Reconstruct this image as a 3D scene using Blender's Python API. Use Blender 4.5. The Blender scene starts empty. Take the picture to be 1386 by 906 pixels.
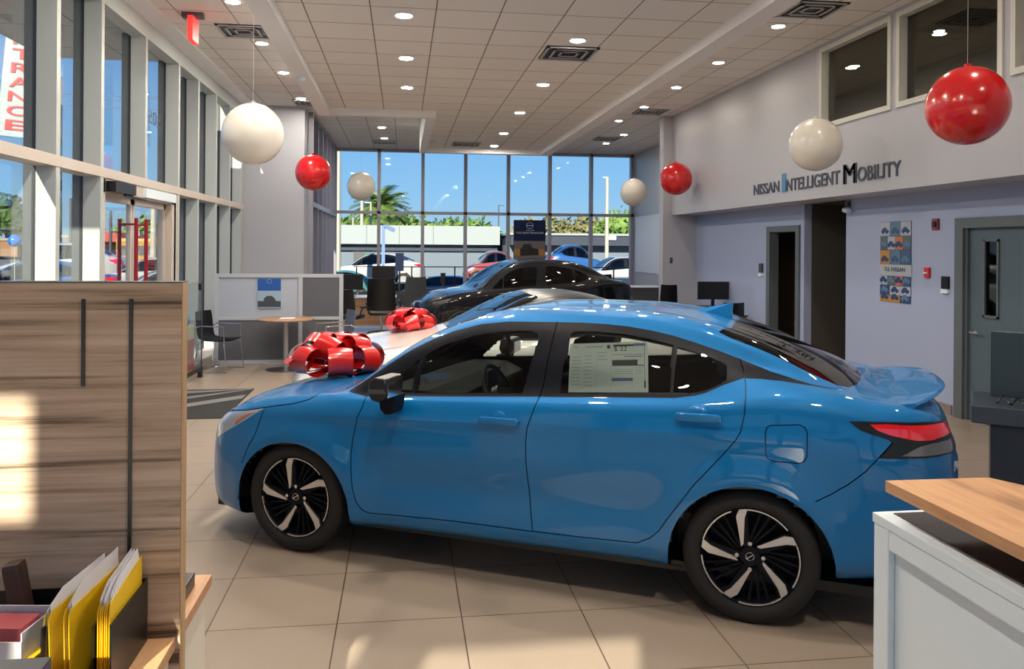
import bpy, bmesh, math, random
import numpy as np
from mathutils import Vector, Matrix
R_ = random.Random(7)
C = bpy.context.scene.collection
sc = bpy.context.scene
PI = math.pi

# ------------------------------------------------------------------ camera
F_PX, YAW, ROLL, CY, CAM_H = 1080.0, .1367, .0073, 334.7, 1.82
_F = np.array([math.sin(YAW), math.cos(YAW), 0.0]); _R0 = np.array([math.cos(YAW), -math.sin(YAW), 0.0]); _U0 = np.array([0, 0, 1.0])
_R = _R0 * math.cos(ROLL) + _U0 * math.sin(ROLL); _U = -_R0 * math.sin(ROLL) + _U0 * math.cos(ROLL)
_C = np.array([0, 0, CAM_H])
def bp(u, v, **k):
    """point where the sight line through a pixel of the photograph meets a plane x=, y= or z="""
    d = _F + _R * (u - 693) / F_PX + _U * (CY - v) / F_PX
    a, val = list(k.items())[0]; i = 'xyz'.index(a)
    return Vector(_C + d * ((val - _C[i]) / d[i]))
cd = bpy.data.cameras.new('camera'); cam = bpy.data.objects.new('camera', cd); C.objects.link(cam)
cd.sensor_width = 36; cd.lens = 36 * F_PX / 1386; cd.shift_y = -(453 - CY) / 1386; cd.clip_end = 600; cd.clip_start = .05
M = Matrix.Identity(4)
for r in range(3):
    M[r][0] = _R[r]; M[r][1] = _U[r]; M[r][2] = -_F[r]; M[r][3] = _C[r]
cam.matrix_world = M
sc.camera = cam
sc.view_settings.view_transform = 'Standard'; sc.view_settings.look = 'None'
sc.view_settings.exposure = 0.0; sc.view_settings.gamma = 1.0; sc.view_settings.use_curve_mapping = False
try:
    sc.cycles.use_denoising = True; sc.cycles.max_bounces = 10; sc.cycles.transparent_max_bounces = 24
    sc.cycles.diffuse_bounces = 5; sc.cycles.caustics_reflective = False; sc.cycles.caustics_refractive = False
    sc.cycles.sample_clamp_indirect = 6
except Exception: pass

# ------------------------------------------------------------------ world and sun
w = bpy.data.worlds.new('world'); sc.world = w; w.use_nodes = True
nt = w.node_tree; nt.nodes.clear()
wo = nt.nodes.new('ShaderNodeOutputWorld'); bg = nt.nodes.new('ShaderNodeBackground')
tc = nt.nodes.new('ShaderNodeTexCoord'); sx = nt.nodes.new('ShaderNodeSeparateXYZ'); cr = nt.nodes.new('ShaderNodeValToRGB')
nt.links.new(tc.outputs['Generated'], sx.inputs[0]); nt.links.new(sx.outputs['Z'], cr.inputs[0])
nt.links.new(cr.outputs[0], bg.inputs[0]); nt.links.new(bg.outputs[0], wo.inputs[0])
el = cr.color_ramp.elements
el[0].position = 0.0; el[0].color = (.46, .66, .80, 1)
el[1].position = 1.0; el[1].color = (.05, .16, .50, 1)
for p, c in ((.06, (.31, .60, .90, 1)), (.16, (.20, .50, .92, 1)), (.30, (.10, .34, .80, 1))):
    e = el.new(p); e.color = c
bg.inputs[1].default_value = 1.02
SUN_AZ, SUN_EL = math.radians(15), math.radians(27)
sd = Vector((math.sin(SUN_AZ) * math.cos(SUN_EL), math.cos(SUN_AZ) * math.cos(SUN_EL), -math.sin(SUN_EL)))
sl = bpy.data.lights.new('sun', 'SUN'); sl.energy = 12.0; sl.angle = .0093; sl.color = (1, .90, .70)
so = bpy.data.objects.new('sun', sl); C.objects.link(so); so.rotation_euler = sd.to_track_quat('-Z', 'Y').to_euler()

# ------------------------------------------------------------------ materials
def mat(name, col=(.5, .5, .5), rough=.5, metal=0.0, coat=0.0, emit=None, es=1.0, spec=.5, coat_rough=.03):
    m = bpy.data.materials.new(name); m.use_nodes = True
    b = m.node_tree.nodes['Principled BSDF']
    b.inputs['Base Color'].default_value = (*col, 1); b.inputs['Roughness'].default_value = rough
    b.inputs['Metallic'].default_value = metal; b.inputs['Coat Weight'].default_value = coat
    b.inputs['Coat Roughness'].default_value = coat_rough; b.inputs['Specular IOR Level'].default_value = spec
    if emit:
        b.inputs['Emission Color'].default_value = (*emit, 1); b.inputs['Emission Strength'].default_value = es
    # faint procedural variation keeps large surfaces from looking like plastic
    n = m.node_tree.nodes.new('ShaderNodeTexNoise'); n.inputs['Scale'].default_value = 6
    t = m.node_tree.nodes.new('ShaderNodeTexCoord'); m.node_tree.links.new(t.outputs['Object'], n.inputs['Vector'])
    mr = m.node_tree.nodes.new('ShaderNodeMapRange')
    mr.inputs['To Min'].default_value = max(0, rough - .03); mr.inputs['To Max'].default_value = min(1, rough + .03)
    m.node_tree.links.new(n.outputs['Fac'], mr.inputs['Value']); m.node_tree.links.new(mr.outputs[0], b.inputs['Roughness'])
    return m
def glass(name, tint=(.95, .97, .97), refl=1.0, rough=0.0, ior=1.45):
    m = bpy.data.materials.new(name); m.use_nodes = True; nt = m.node_tree; nt.nodes.clear()
    o = nt.nodes.new('ShaderNodeOutputMaterial'); mx = nt.nodes.new('ShaderNodeMixShader')
    tr = nt.nodes.new('ShaderNodeBsdfTransparent'); gl = nt.nodes.new('ShaderNodeBsdfGlossy'); fr = nt.nodes.new('ShaderNodeFresnel')
    ml = nt.nodes.new('ShaderNodeMath'); ml.operation = 'MULTIPLY'; ml.inputs[1].default_value = refl
    tr.inputs[0].default_value = (*tint, 1); gl.inputs['Roughness'].default_value = rough; fr.inputs[0].default_value = ior
    nt.links.new(fr.outputs[0], ml.inputs[0]); nt.links.new(ml.outputs[0], mx.inputs[0])
    nt.links.new(tr.outputs[0], mx.inputs[1]); nt.links.new(gl.outputs[0], mx.inputs[2]); nt.links.new(mx.outputs[0], o.inputs[0])
    return m
def nodes(m): return m.node_tree.nodes, m.node_tree.links
def math_node(nt, op, a, b=None):
    n = nt.nodes.new('ShaderNodeMath'); n.operation = op
    for i, x in enumerate((a, b)):
        if x is None: continue
        if isinstance(x, (int, float)): n.inputs[i].default_value = x
        else: nt.links.new(x, n.inputs[i])
    return n.outputs[0]
def grid_mat(name, base, line, size, ox, oy, wid, rough, var=.06, cloud=.12, spec=.5):
    """square tiles with joints, laid out in metres from a corner of the grid"""
    m = mat(name, base, rough, spec=spec); nt = m.node_tree; b = nt.nodes['Principled BSDF']
    t = nt.nodes.new('ShaderNodeTexCoord'); s = nt.nodes.new('ShaderNodeSeparateXYZ'); nt.links.new(t.outputs['Object'], s.inputs[0])
    def dist(o, off):
        q = math_node(nt, 'DIVIDE', math_node(nt, 'SUBTRACT', o, off), size)
        f = math_node(nt, 'FRACT', q)
        d = math_node(nt, 'MINIMUM', f, math_node(nt, 'SUBTRACT', 1.0, f))
        return math_node(nt, 'MULTIPLY', d, size), math_node(nt, 'FLOOR', q)
    dx, ix = dist(s.outputs[0], ox); dy, iy = dist(s.outputs[1], oy)
    ln = math_node(nt, 'LESS_THAN', math_node(nt, 'MINIMUM', dx, dy), wid / 2)
    cmb = nt.nodes.new('ShaderNodeCombineXYZ'); nt.links.new(ix, cmb.inputs[0]); nt.links.new(iy, cmb.inputs[1])
    wn = nt.nodes.new('ShaderNodeTexWhiteNoise'); wn.noise_dimensions = '3D'; nt.links.new(cmb.outputs[0], wn.inputs[0])
    ns = nt.nodes.new('ShaderNodeTexNoise'); ns.inputs['Scale'].default_value = 3.0; ns.inputs['Detail'].default_value = 6
    nt.links.new(t.outputs['Object'], ns.inputs['Vector'])
    v = math_node(nt, 'ADD', math_node(nt, 'MULTIPLY', math_node(nt, 'SUBTRACT', wn.outputs[0], .5), var),
                  math_node(nt, 'MULTIPLY', math_node(nt, 'SUBTRACT', ns.outputs['Fac'], .5), cloud))
    v = math_node(nt, 'ADD', v, 1.0)
    mxb = nt.nodes.new('ShaderNodeVectorMath'); mxb.operation = 'SCALE'; mxb.inputs[0].default_value = base; nt.links.new(v, mxb.inputs['Scale'])
    mx = nt.nodes.new('ShaderNodeMix'); mx.data_type = 'RGBA'; nt.links.new(ln, mx.inputs[0])
    nt.links.new(mxb.outputs[0], mx.inputs[6]); mx.inputs[7].default_value = (*line, 1)
    nt.links.new(mx.outputs[2], b.inputs['Base Color'])
    return m
def wood_mat(name, c1, c2, c3, rough=.45, sc_=(1.2, 14, 14), axis=0, rot=0):
    m = mat(name, c1, rough); nt = m.node_tree; b = nt.nodes['Principled BSDF']
    t = nt.nodes.new('ShaderNodeTexCoord'); mp = nt.nodes.new('ShaderNodeMapping'); mp.inputs['Scale'].default_value = sc_
    mp.inputs['Rotation'].default_value = (0, 0, rot)
    nt.links.new(t.outputs['Object'], mp.inputs[0])
    n1 = nt.nodes.new('ShaderNodeTexNoise'); n1.inputs['Scale'].default_value = 1.0; n1.inputs['Detail'].default_value = 9; n1.inputs['Distortion'].default_value = .3; n1.inputs['Roughness'].default_value = .6
    nt.links.new(mp.outputs[0], n1.inputs['Vector'])
    mp2 = nt.nodes.new('ShaderNodeMapping'); mp2.inputs['Scale'].default_value = tuple(x * (1 if x < 3 else 5) for x in sc_); nt.links.new(t.outputs['Object'], mp2.inputs[0])
    n2 = nt.nodes.new('ShaderNodeTexNoise'); n2.inputs['Scale'].default_value = 1.0; n2.inputs['Detail'].default_value = 4
    nt.links.new(mp2.outputs[0], n2.inputs['Vector'])
    f = math_node(nt, 'ADD', math_node(nt, 'MULTIPLY', n1.outputs['Fac'], .72), math_node(nt, 'MULTIPLY', n2.outputs['Fac'], .28))
    r = nt.nodes.new('ShaderNodeValToRGB'); nt.links.new(f, r.inputs[0])
    e = r.color_ramp.elements; e[0].position = .36; e[0].color = (*c3, 1); e[1].position = .60; e[1].color = (*c1, 1)
    k = e.new(.46); k.color = (*c2, 1)
    nt.links.new(r.outputs[0], b.inputs['Base Color'])
    return m
def noise_mat(name, c1, c2, scale, rough=.8, lo=.4, hi=.6):
    m = mat(name, c1, rough); nt = m.node_tree; b = nt.nodes['Principled BSDF']
    t = nt.nodes.new('ShaderNodeTexCoord'); n = nt.nodes.new('ShaderNodeTexNoise'); n.inputs['Scale'].default_value = scale; n.inputs['Detail'].default_value = 5
    nt.links.new(t.outputs['Object'], n.inputs['Vector'])
    r = nt.nodes.new('ShaderNodeValToRGB'); nt.links.new(n.outputs['Fac'], r.inputs[0])
    e = r.color_ramp.elements; e[0].position = lo; e[0].color = (*c1, 1); e[1].position = hi; e[1].color = (*c2, 1)
    nt.links.new(r.outputs[0], b.inputs['Base Color'])
    return m
MT = dict(
 floor=grid_mat('floor_tile', (.33, .265, .21), (.07, .05, .04), .6, -.898, 3.917, .006, .30, .05, .16),
 ceil_mid=grid_mat('ceiling_tile', (.80, .78, .75), (.24, .22, .20), .61, .30, 7.49, .013, .9, .05, .03, .1),
 ceil_side=grid_mat('ceiling_tile_side', (.80, .78, .75), (.26, .24, .22), .61, -.17, 7.2, .013, .9, .05, .03, .1),
 band=mat('soffit_paint', (.84, .84, .86), .6), wall=mat('wall_paint', (.44, .45, .50), .42), wall2=mat('wall_lower_sky_tinted', (.37, .43, .62), .5), wall_dark=mat('wall_paint_grey', (.22, .23, .26), .6),  # wall2: blue of the skylight put into the colour; wall_dark: darkened to cut reflections
 fin=mat('fin_paint', (.48, .52, .51), .5), dark_alu=mat('dark_aluminium', (.02, .025, .035), .4), grey_alu=mat('grey_aluminium', (.32, .32, .38), .4, .2),
 tan_alu=mat('tan_aluminium', (.60, .53, .47), .45, .1), glass=glass('window_glass', (.96, .98, .99), .35), frost=mat('frosted_glass', (.42, .47, .56), .35),
 car_glass=glass('car_glass', (.74, .79, .77), 1.1, 0, 1.5), dark_glass=glass('dark_car_glass', (.07, .08, .09), 1.1, 0, 1.5),
 sash=mat('upper_window_frame', (.62, .62, .58), .5), mezz=mat('upper_room_paint', (.50, .47, .38), .7), smoke_glass=glass('upper_glass', (.62, .62, .58), .8),
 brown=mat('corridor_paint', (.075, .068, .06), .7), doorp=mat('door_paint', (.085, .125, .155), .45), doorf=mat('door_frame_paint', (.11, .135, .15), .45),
 chrome=mat('chrome', (.75, .76, .78), .15, 1.0), black=mat('black_plastic', (.006, .006, .007), .35), satin=mat('satin_black', (.008, .009, .014), .45, spec=.12),
 rubber=mat('rubber', (.012, .012, .013), .75), red=mat('red_vinyl', (.62, .01, .012), .22, coat=.5), white_b=mat('cream_balloon', (.78, .74, .66), .25, coat=.5),
 red_paint=mat('red_handle_paint', (.30, .008, .02), .3), string=mat('string', (.55, .52, .50), .7),
 white=mat('white_laminate', (.74, .84, .92), .4), warmwhite=mat('cream_laminate', (.70, .66, .58), .5),
 paper=mat('paper', (.80, .80, .86), .7), yellow=mat('yellow_card', (.86, .55, .01), .55), dgrey=mat('dark_grey', (.06, .065, .075), .5),
 cubgrey=mat('partition_fabric', (.11, .115, .135), .8), table=wood_mat('table_wood', (.42, .26, .16), (.36, .21, .13), (.27, .15, .09), .35),
 oak=wood_mat('counter_oak', (.78, .61, .47), (.56, .41, .29), (.11, .065, .04), .5, (.9, 9, 21)),
 oak_top=wood_mat('counter_top_oak', (.62, .36, .19), (.50, .27, .14), (.27, .14, .07), .45, (7, 1.5, 8), rot=.5),
 oak_edge=wood_mat('counter_edge_oak', (.50, .33, .18), (.42, .27, .14), (.22, .13, .07), .5, (9, 9, 2.0)),
 asphalt=noise_mat('asphalt', (.085, .085, .09), (.12, .12, .125), .4), lamp=mat('lamp', (1, .9, .75), .5, emit=(1, .90, .76), es=720),
 lamp_soft=mat('lamp_soft', (1, .9, .75), .5, emit=(1, .88, .72), es=240),
 vent=mat('vent_metal', (.42, .42, .42), .5), exit=mat('exit_red', (.9, .02, .02), .5, emit=(1, .04, .03), es=.8),
 deskblue=mat('dark_desk', (.035, .05, .075), .4), screen=mat('monitor_back', (.03, .05, .065), .3),
)
paint_blue = mat('blue_car_paint', (.0, .158, .44), .45, .15, .9, spec=.15)
paint_black = mat('black_car_paint', (.003, .003, .005), .4, 0, 1.0, spec=.1)
paint_cream = mat('white_car_paint', (.78, .74, .70), .35, 0, 1.0)
alloy = mat('machined_alloy', (.68, .68, .68), .28, .9)
lens_red = mat('red_lens', (.75, .006, .012), .15, coat=1, emit=(.8, .005, .01), es=.12)
lens_amber = mat('amber_reflector', (.65, .16, .02), .2, coat=1)
lens_clear = mat('lamp_lens', (.50, .55, .65), .12, .5, 1)

# ------------------------------------------------------------------ mesh helpers
class MB:
    def __init__(s): s.v = []; s.f = []
    def add(s, V, Fc):
        k = len(s.v); s.v += [tuple(p) for p in V]; s.f += [tuple(i + k for i in f) for f in Fc]; return s
    def box(s, a, b, M=None):
        x0, y0, z0 = a; x1, y1, z1 = b
        V = [Vector(p) for p in ((x0, y0, z0), (x1, y0, z0), (x1, y1, z0), (x0, y1, z0), (x0, y0, z1), (x1, y0, z1), (x1, y1, z1), (x0, y1, z1))]
        if M: V = [M @ p for p in V]
        return s.add(V, [(0, 3, 2, 1), (4, 5, 6, 7), (0, 1, 5, 4), (1, 2, 6, 5), (2, 3, 7, 6), (3, 0, 4, 7)])
    def cyl(s, a, b, r, n=16, r2=None, caps=True):
        a = Vector(a); b = Vector(b); r2 = r if r2 is None else r2
        z = (b - a).normalized(); x = z.orthogonal().normalized(); y = z.cross(x)
        V = [a + (x * math.cos(t) + y * math.sin(t)) * r for t in [2 * PI * i / n for i in range(n)]]
        V += [b + (x * math.cos(t) + y * math.sin(t)) * r2 for t in [2 * PI * i / n for i in range(n)]]
        Fc = [(i, (i + 1) % n, n + (i + 1) % n, n + i) for i in range(n)]
        if caps: Fc += [tuple(range(n - 1, -1, -1)), tuple(range(n, 2 * n))]
        return s.add(V, Fc)
    def tube(s, pts, r, n=8, closed=False):
        pts = [Vector(p) for p in pts]; V = []; m = len(pts); prev = None
        for i, p in enumerate(pts):
            t = (pts[(i + 1) % m] if (closed or i < m - 1) else p) - (pts[i - 1] if (closed or i) else p); t.normalize()
            x = t.orthogonal().normalized() if prev is None else (prev - t * prev.dot(t)).normalized()
            prev = x; y = t.cross(x)
            V += [p + (x * math.cos(a) + y * math.sin(a)) * r for a in [2 * PI * k / n for k in range(n)]]
        Fc = []
        for i in range(m if closed else m - 1):
            for k in range(n):
                j = (i + 1) % m
                Fc.append((i * n + k, i * n + (k + 1) % n, j * n + (k + 1) % n, j * n + k))
        if not closed: Fc += [tuple(range(n - 1, -1, -1)), tuple(range((m - 1) * n, m * n))]
        return s.add(V, Fc)
    def lathe(s, prof, c=(0, 0, 0), n=32, axis='z'):
        V = []; c = Vector(c)
        for r, h in prof:
            for k in range(n):
                a = 2 * PI * k / n
                p = (r * math.cos(a), r * math.sin(a), h) if axis == 'z' else (r * math.cos(a), h, r * math.sin(a))
                V.append(c + Vector(p))
        Fc = [(i * n + k, i * n + (k + 1) % n, (i + 1) * n + (k + 1) % n, (i + 1) * n + k) for i in range(len(prof) - 1) for k in range(n)]
        if prof[0][0] > 1e-4: Fc.append(tuple(range(n - 1, -1, -1)))
        if prof[-1][0] > 1e-4: Fc.append(tuple(range((len(prof) - 1) * n, len(prof) * n)))
        return s.add(V, Fc)
    def prism(s, poly, h0, h1, plane='xz'):
        """extrude a 2D polygon along the remaining axis"""
        def P(a, b, h): return (a, h, b) if plane == 'xz' else ((a, b, h) if plane == 'xy' else (h, a, b))
        n = len(poly); V = [P(a, b, h0) for a, b in poly] + [P(a, b, h1) for a, b in poly]
        return s.add(V, [tuple(range(n)), tuple(range(2 * n - 1, n - 1, -1))] + [(i, (i + 1) % n, n + (i + 1) % n, n + i) for i in range(n)])
    def sphere(s, c, r, sx=1, sy=1, sz=1, n=24, m=14):
        c = Vector(c); V = []; Fc = []
        for i in range(m + 1):
            t = PI * i / m
            for k in range(n):
                a = 2 * PI * k / n; V.append(c + Vector((r * sx * math.sin(t) * math.cos(a), r * sy * math.sin(t) * math.sin(a), r * sz * math.cos(t))))
        for i in range(m):
            for k in range(n): Fc.append((i * n + k, (i + 1) * n + k, (i + 1) * n + (k + 1) % n, i * n + (k + 1) % n))
        return s.add(V, Fc)
    def build(s, name, m, parent=None, smooth=False, bevel=0, seg=2, weld=False):
        me = bpy.data.meshes.new(name); me.from_pydata(s.v, [], s.f)
        bm = bmesh.new(); bm.from_mesh(me)
        if weld or smooth: bmesh.ops.remove_doubles(bm, verts=bm.verts, dist=1e-5)
        bmesh.ops.recalc_face_normals(bm, faces=bm.faces)
        if bevel: bmesh.ops.bevel(bm, geom=[e for e in bm.edges if len(e.link_faces) == 2 and e.calc_face_angle(0) > .6], offset=bevel, segments=seg, profile=.6, affect='EDGES')
        if smooth:
            for f in bm.faces: f.smooth = True
            for e in bm.edges:
                if len(e.link_faces) == 2 and e.calc_face_angle(0) > .75: e.smooth = False
        bm.to_mesh(me); bm.free()
        o = bpy.data.objects.new(name, me); C.objects.link(o)
        me.materials.append(m if not isinstance(m, str) else MT[m])
        if parent: o.parent = parent
        return o
def tag(o, label=None, cat=None, group=None, kind=None):
    if label: o['label'] = label
    if cat: o['category'] = cat
    if group: o['group'] = group
    if kind: o['kind'] = kind
    return o
def empty(name, loc=(0, 0, 0), rz=0.0, label=None, cat=None, group=None):
    o = bpy.data.objects.new(name, None); C.objects.link(o); o.location = loc; o.rotation_euler = (0, 0, rz); o.empty_display_size = .1
    return tag(o, label, cat, group)
def struct(name, mb, m, parent=None, **k):
    o = mb.build(name, m, parent, **k)
    if not parent: tag(o, kind='structure')
    return o
def copy_tree(o, parent=None):
    c = o.copy(); C.objects.link(c); c.parent = parent
    for ch in [x for x in bpy.data.objects if x.parent == o]: copy_tree(ch, c)
    return c
def text(name, body, m, loc, X, Y, width, height, parent=None, depth=.004, bold=0.0):
    """lettering; X = reading direction, Y = up direction, loc = lower left corner"""
    cu = bpy.data.curves.new(name, 'FONT'); cu.body = body; cu.extrude = depth; cu.offset = bold
    o = bpy.data.objects.new(name, cu); C.objects.link(o); bpy.context.view_layer.update()
    bb = [Vector(b) for b in o.bound_box]; x0 = min(b.x for b in bb); x1 = max(b.x for b in bb); y0 = min(b.y for b in bb); y1 = max(b.y for b in bb)
    sx = width / max(1e-6, x1 - x0); sy = height / max(1e-6, y1 - y0)
    X = Vector(X).normalized(); Y = Vector(Y).normalized(); Z = X.cross(Y)
    L = Vector(loc) - X * (x0 * sx) - Y * (y0 * sy)
    Mx = Matrix.Identity(4)
    for r in range(3): Mx[r][0] = X[r] * sx; Mx[r][1] = Y[r] * sy; Mx[r][2] = Z[r]; Mx[r][3] = L[r]
    me = bpy.data.meshes.new_from_object(o); bpy.data.objects.remove(o); bpy.data.curves.remove(cu)
    o = bpy.data.objects.new(name, me); C.objects.link(o); me.materials.clear(); me.materials.append(m if not isinstance(m, str) else MT[m])
    if parent:
        bpy.context.view_layer.update(); o.parent = parent; o.matrix_parent_inverse = parent.matrix_world.inverted()
    o.matrix_world = Mx
    return o

# ------------------------------------------------------------------ room shell
H1, H2, HB = 4.53, 4.04, 3.93       # side ceiling, middle ceiling, underside of its border
YB, Y0 = 22.5, -3.0
struct('floor', MB().box((-3.3, Y0, -.1), (9.5, YB + .1, 0)), 'floor')
struct('ceiling', MB().box((-3.3, Y0, H1), (5.6, YB + .1, H1 + .12)), 'ceil_side')
mid = MB().box((-1.16, Y0, H2), (3.12, 13.1, H2 + .05)); mid.box((.53, 13.1, H2), (3.12, 17.95, H2 + .05))
struct('ceiling_middle', mid, 'ceil_mid')
b = MB()
b.box((-1.36, Y0, HB), (-1.16, 13.25, H1)); b.box((-1.16, 13.1, HB), (.37, 13.25, H1)); b.box((.37, 13.1, HB), (.53, 18.1, H1))
b.box((3.12, Y0, HB), (3.34, 18.1, H1)); b.box((.53, 17.95, HB), (3.12, 18.1, H1))
struct('trim_1', b, 'band')
# back window wall
bw = MB()
for x in (-1.85, -.65, .56, 1.76, 2.98, 4.18, 5.39, 6.6): bw.box((x - .045, YB - .06, .12), (x + .045, YB + .12, H1))
bw.box((-1.9, YB - .06, 2.72), (6.65, YB + .12, 2.80)); bw.box((-1.9, YB - .06, H1 - .08), (6.65, YB + .12, H1)); bw.box((-1.9, YB - .1, 0), (6.65, YB + .12, .15))
wb = struct('window_1', bw, 'grey_alu')
MB().box((-1.88, YB + .02, .15), (6.62, YB + .03, H1)).build('glass_pane', 'glass', wb)
# far left window wall
fl = MB()
for y in (16.62, 17.6, 18.6, 19.6, 20.6, 21.6, 22.44): fl.box((-1.98, y - .03, .1), (-1.80, y + .03, H1))
fl.box((-1.98, 16.6, 2.62), (-1.80, YB, 2.72)); fl.box((-1.98, 16.6, 0), (-1.80, YB, .15)); fl.box((-1.98, 16.6, H1 - .06), (-1.80, YB, H1))
wf = struct('window_2', fl, 'grey_alu'); MB().box((-1.95, 16.6, .15), (-1.94, YB, H1)).build('glass_pane', 'glass', wf)
struct('wall_left_pier', MB().box((-3.3, 15.95, 0), (-1.9, 16.58, H1)), 'wall')
# left window wall: deep fins, transom, curb
FY = (6.55, 7.65, 8.71, 10.12, 11.54, 12.6, 13.77, 14.82, 15.88)
lf = MB()
for y in FY:
    z0 = 2.55 if y == 10.12 else .1
    lf.box((-3.22, y - .08, z0), (-3.05, y, 4.30))
lf.box((-3.22, 6.4, 4.30), (-3.05, 16, H1)); lf.box((-3.22, 6.4, .0), (-2.95, 8.63, .1)); lf.box((-3.22, 11.54, .0), (-2.95, 15.95, .1))
wl = struct('window_3', lf, 'fin')
tr = MB().box((-3.24, 6.4, 2.51), (-3.045, 16, 2.61)); tr.box((-3.20, 6.4, .1), (-2.90, 8.6, .13)); tr.box((-3.20, 11.6, .1), (-2.90, 15.95, .13))
tr.build('transom', 'tan_alu', wl)
MB().box((-3.05, 6.4, H1 - .03), (-2.80, 15.95, H1 - .002)).build('light_shelf', 'band', wl)
dk = MB()
for y in FY: dk.box((-3.32, y - .085, 2.55 if y == 10.12 else .1), (-3.22, y - .005, 4.34))
dk.build('outer_cap', 'dark_alu', wl)
pn = MB().box((-3.235, 6.4, .1), (-3.228, 8.66, 4.34)); pn.box((-3.235, 8.66, 2.6), (-3.228, 11.5, 4.34)); pn.box((-3.235, 11.5, .1), (-3.228, 15.95, 4.34))
pn.build('glass_pane', 'glass', wl)
# near left wall, low windows to the street, high slot added for a sun strip
nl = MB(); nl.box((-3.3, Y0, 0), (-3.05, 6.45, .3)); nl.box((-3.3, Y0, 2.2), (-3.05, -2.2, H1)); nl.box((-3.3, -.6, 2.2), (-3.05, 6.45, H1)); nl.box((-3.3, -2.2, 2.2), (-3.05, -.6, 2.4)); nl.box((-3.3, 2.5, .3), (-3.05, 6.45, 2.2))
for y in (-3, -1.2, .6, 2.4): nl.box((-3.3, y, .3), (-3.05, y + .12, 2.2))
sun_slot = [(-1.70, -1.18, 3.50, 3.86)]  # opening added to throw a thin sun strip on the floor
for a in ((-2.2, -1.70, 2.4, H1), (-1.18, -.6, 2.4, H1), (-1.70, -1.18, 2.4, 3.50), (-1.70, -1.18, 3.86, H1)): nl.box((-3.085, a[0], a[2]), (-3.05, a[1], a[3]))
struct('wall_left', nl, 'wall_dark')
pg = MB().box((-3.2, -2.9, .3), (-3.19, 2.5, 2.2)); struct('window_4', pg, 'glass')
# wall behind the camera, with street windows and upper openings shaped to cast sun patches
fr = MB(); T = .25
def wall_with_holes(mb, x0, x1, z0, z1, holes, y0, y1):
    xs = sorted({x0, x1, *[h[0] for h in holes], *[h[1] for h in holes]}); zs = sorted({z0, z1, *[h[2] for h in holes], *[h[3] for h in holes]})
    for i in range(len(xs) - 1):
        for j in range(len(zs) - 1):
            cx, cz = (xs[i] + xs[i + 1]) / 2, (zs[j] + zs[j + 1]) / 2
            if not any(h[0] < cx < h[1] and h[2] < cz < h[3] for h in holes): mb.box((xs[i], y0, zs[j]), (xs[i + 1], y1, zs[j + 1]))
HOLES = [(-2.9, -1.2, .3, 2.2), (-1.0, .7, .3, 2.2), (.9, 2.6, .3, 2.2), (2.8, 4.5, .3, 2.2), (4.7, 5.9, .3, 2.2), (-1.70, -.668, 2.75, 3.614), (-2.30, -1.95, 2.75, 3.69), (-2.95, -2.396, 3.87, 4.32)]
wall_with_holes(fr, -3.3, 6.1, 0, H1, HOLES, Y0 - T, Y0)
struct('wall_front', fr, 'wall_dark')
pf = MB()
for h in HOLES: pf.box((h[0], Y0 - .13, h[2]), (h[1], Y0 - .12, h[3]))
struct('window_5', pf, 'glass')
# right side: upper wall with lettering, deep soffit, lower wall
def yz_wall(mb, y0, y1, z0, z1, holes, x0, x1):
    ys = sorted({y0, y1, *[h[0] for h in holes], *[h[1] for h in holes]}); zs = sorted({z0, z1, *[h[2] for h in holes], *[h[3] for h in holes]})
    for i in range(len(ys) - 1):
        for j in range(len(zs) - 1):
            cy, cz = (ys[i] + ys[i + 1]) / 2, (zs[j] + zs[j + 1]) / 2
            if not any(h[0] < cy < h[1] and h[2] < cz < h[3] for h in holes): mb.box((x0, ys[i], zs[j]), (x1, ys[i + 1], zs[j + 1]))
uw = MB(); UH = [(8.42, 9.88, 3.46, 4.43), (6.72, 8.22, 3.46, 4.43), (5.0, 6.52, 3.46, 4.43)]
yz_wall(uw, Y0, 15.78, 2.5, H1, UH, 5.48, 5.62); uw.box((5.62, Y0, 2.5), (6.14, 15.78, 2.58))
struct('wall_right_upper', uw, 'wall')
for i, h in enumerate(UH):
    f = MB(); t = .05
    f.box((5.46, h[0] - t, h[2] - t), (5.64, h[0] + .01, h[3] + t)); f.box((5.46, h[1] - .01, h[2] - t), (5.64, h[1] + t, h[3] + t))
    f.box((5.46, h[0] + .01, h[2] - t), (5.64, h[1] - .01, h[2] + .01)); f.box((5.46, h[0] + .01, h[3] - .01), (5.64, h[1] - .01, h[3] + t))
    wq = struct('window_%d' % (6 + i), f, 'sash'); MB().box((5.56, h[0], h[2]), (5.565, h[1], h[3])).build('glass_pane', 'smoke_glass', wq)
ur = MB(); ur.box((7.55, 3.0, 2.6), (7.7, 14, H1)); ur.box((5.62, 13.9, 2.6), (7.6, 14, H1)); ur.box((5.62, 3.0, 2.6), (7.6, 3.1, H1)); ur.box((5.62, 3.0, 2.58), (7.6, 14, 2.62))
struct('wall_upper_room', ur, 'mezz'); struct('ceiling_upper_room', MB().box((5.6, 3.0, H1), (7.7, 14, H1 + .1)), grid_mat('upper_room_tile', (.52, .49, .42), (.16, .15, .13), .61, .1, .2, .014, .9))
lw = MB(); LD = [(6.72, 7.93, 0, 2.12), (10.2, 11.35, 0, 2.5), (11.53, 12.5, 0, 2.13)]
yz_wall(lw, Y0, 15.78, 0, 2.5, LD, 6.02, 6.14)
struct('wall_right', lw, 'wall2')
bb_ = MB()
for a, b2 in ((Y0, 6.6), (8.05, 10.2), (11.35, 11.45), (12.6, 15.78)): bb_.box((6.0, a, 0), (6.02, b2, .11))
struct('baseboard_right', bb_, mat('baseboard_tile', (.26, .21, .18), .35))
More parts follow.
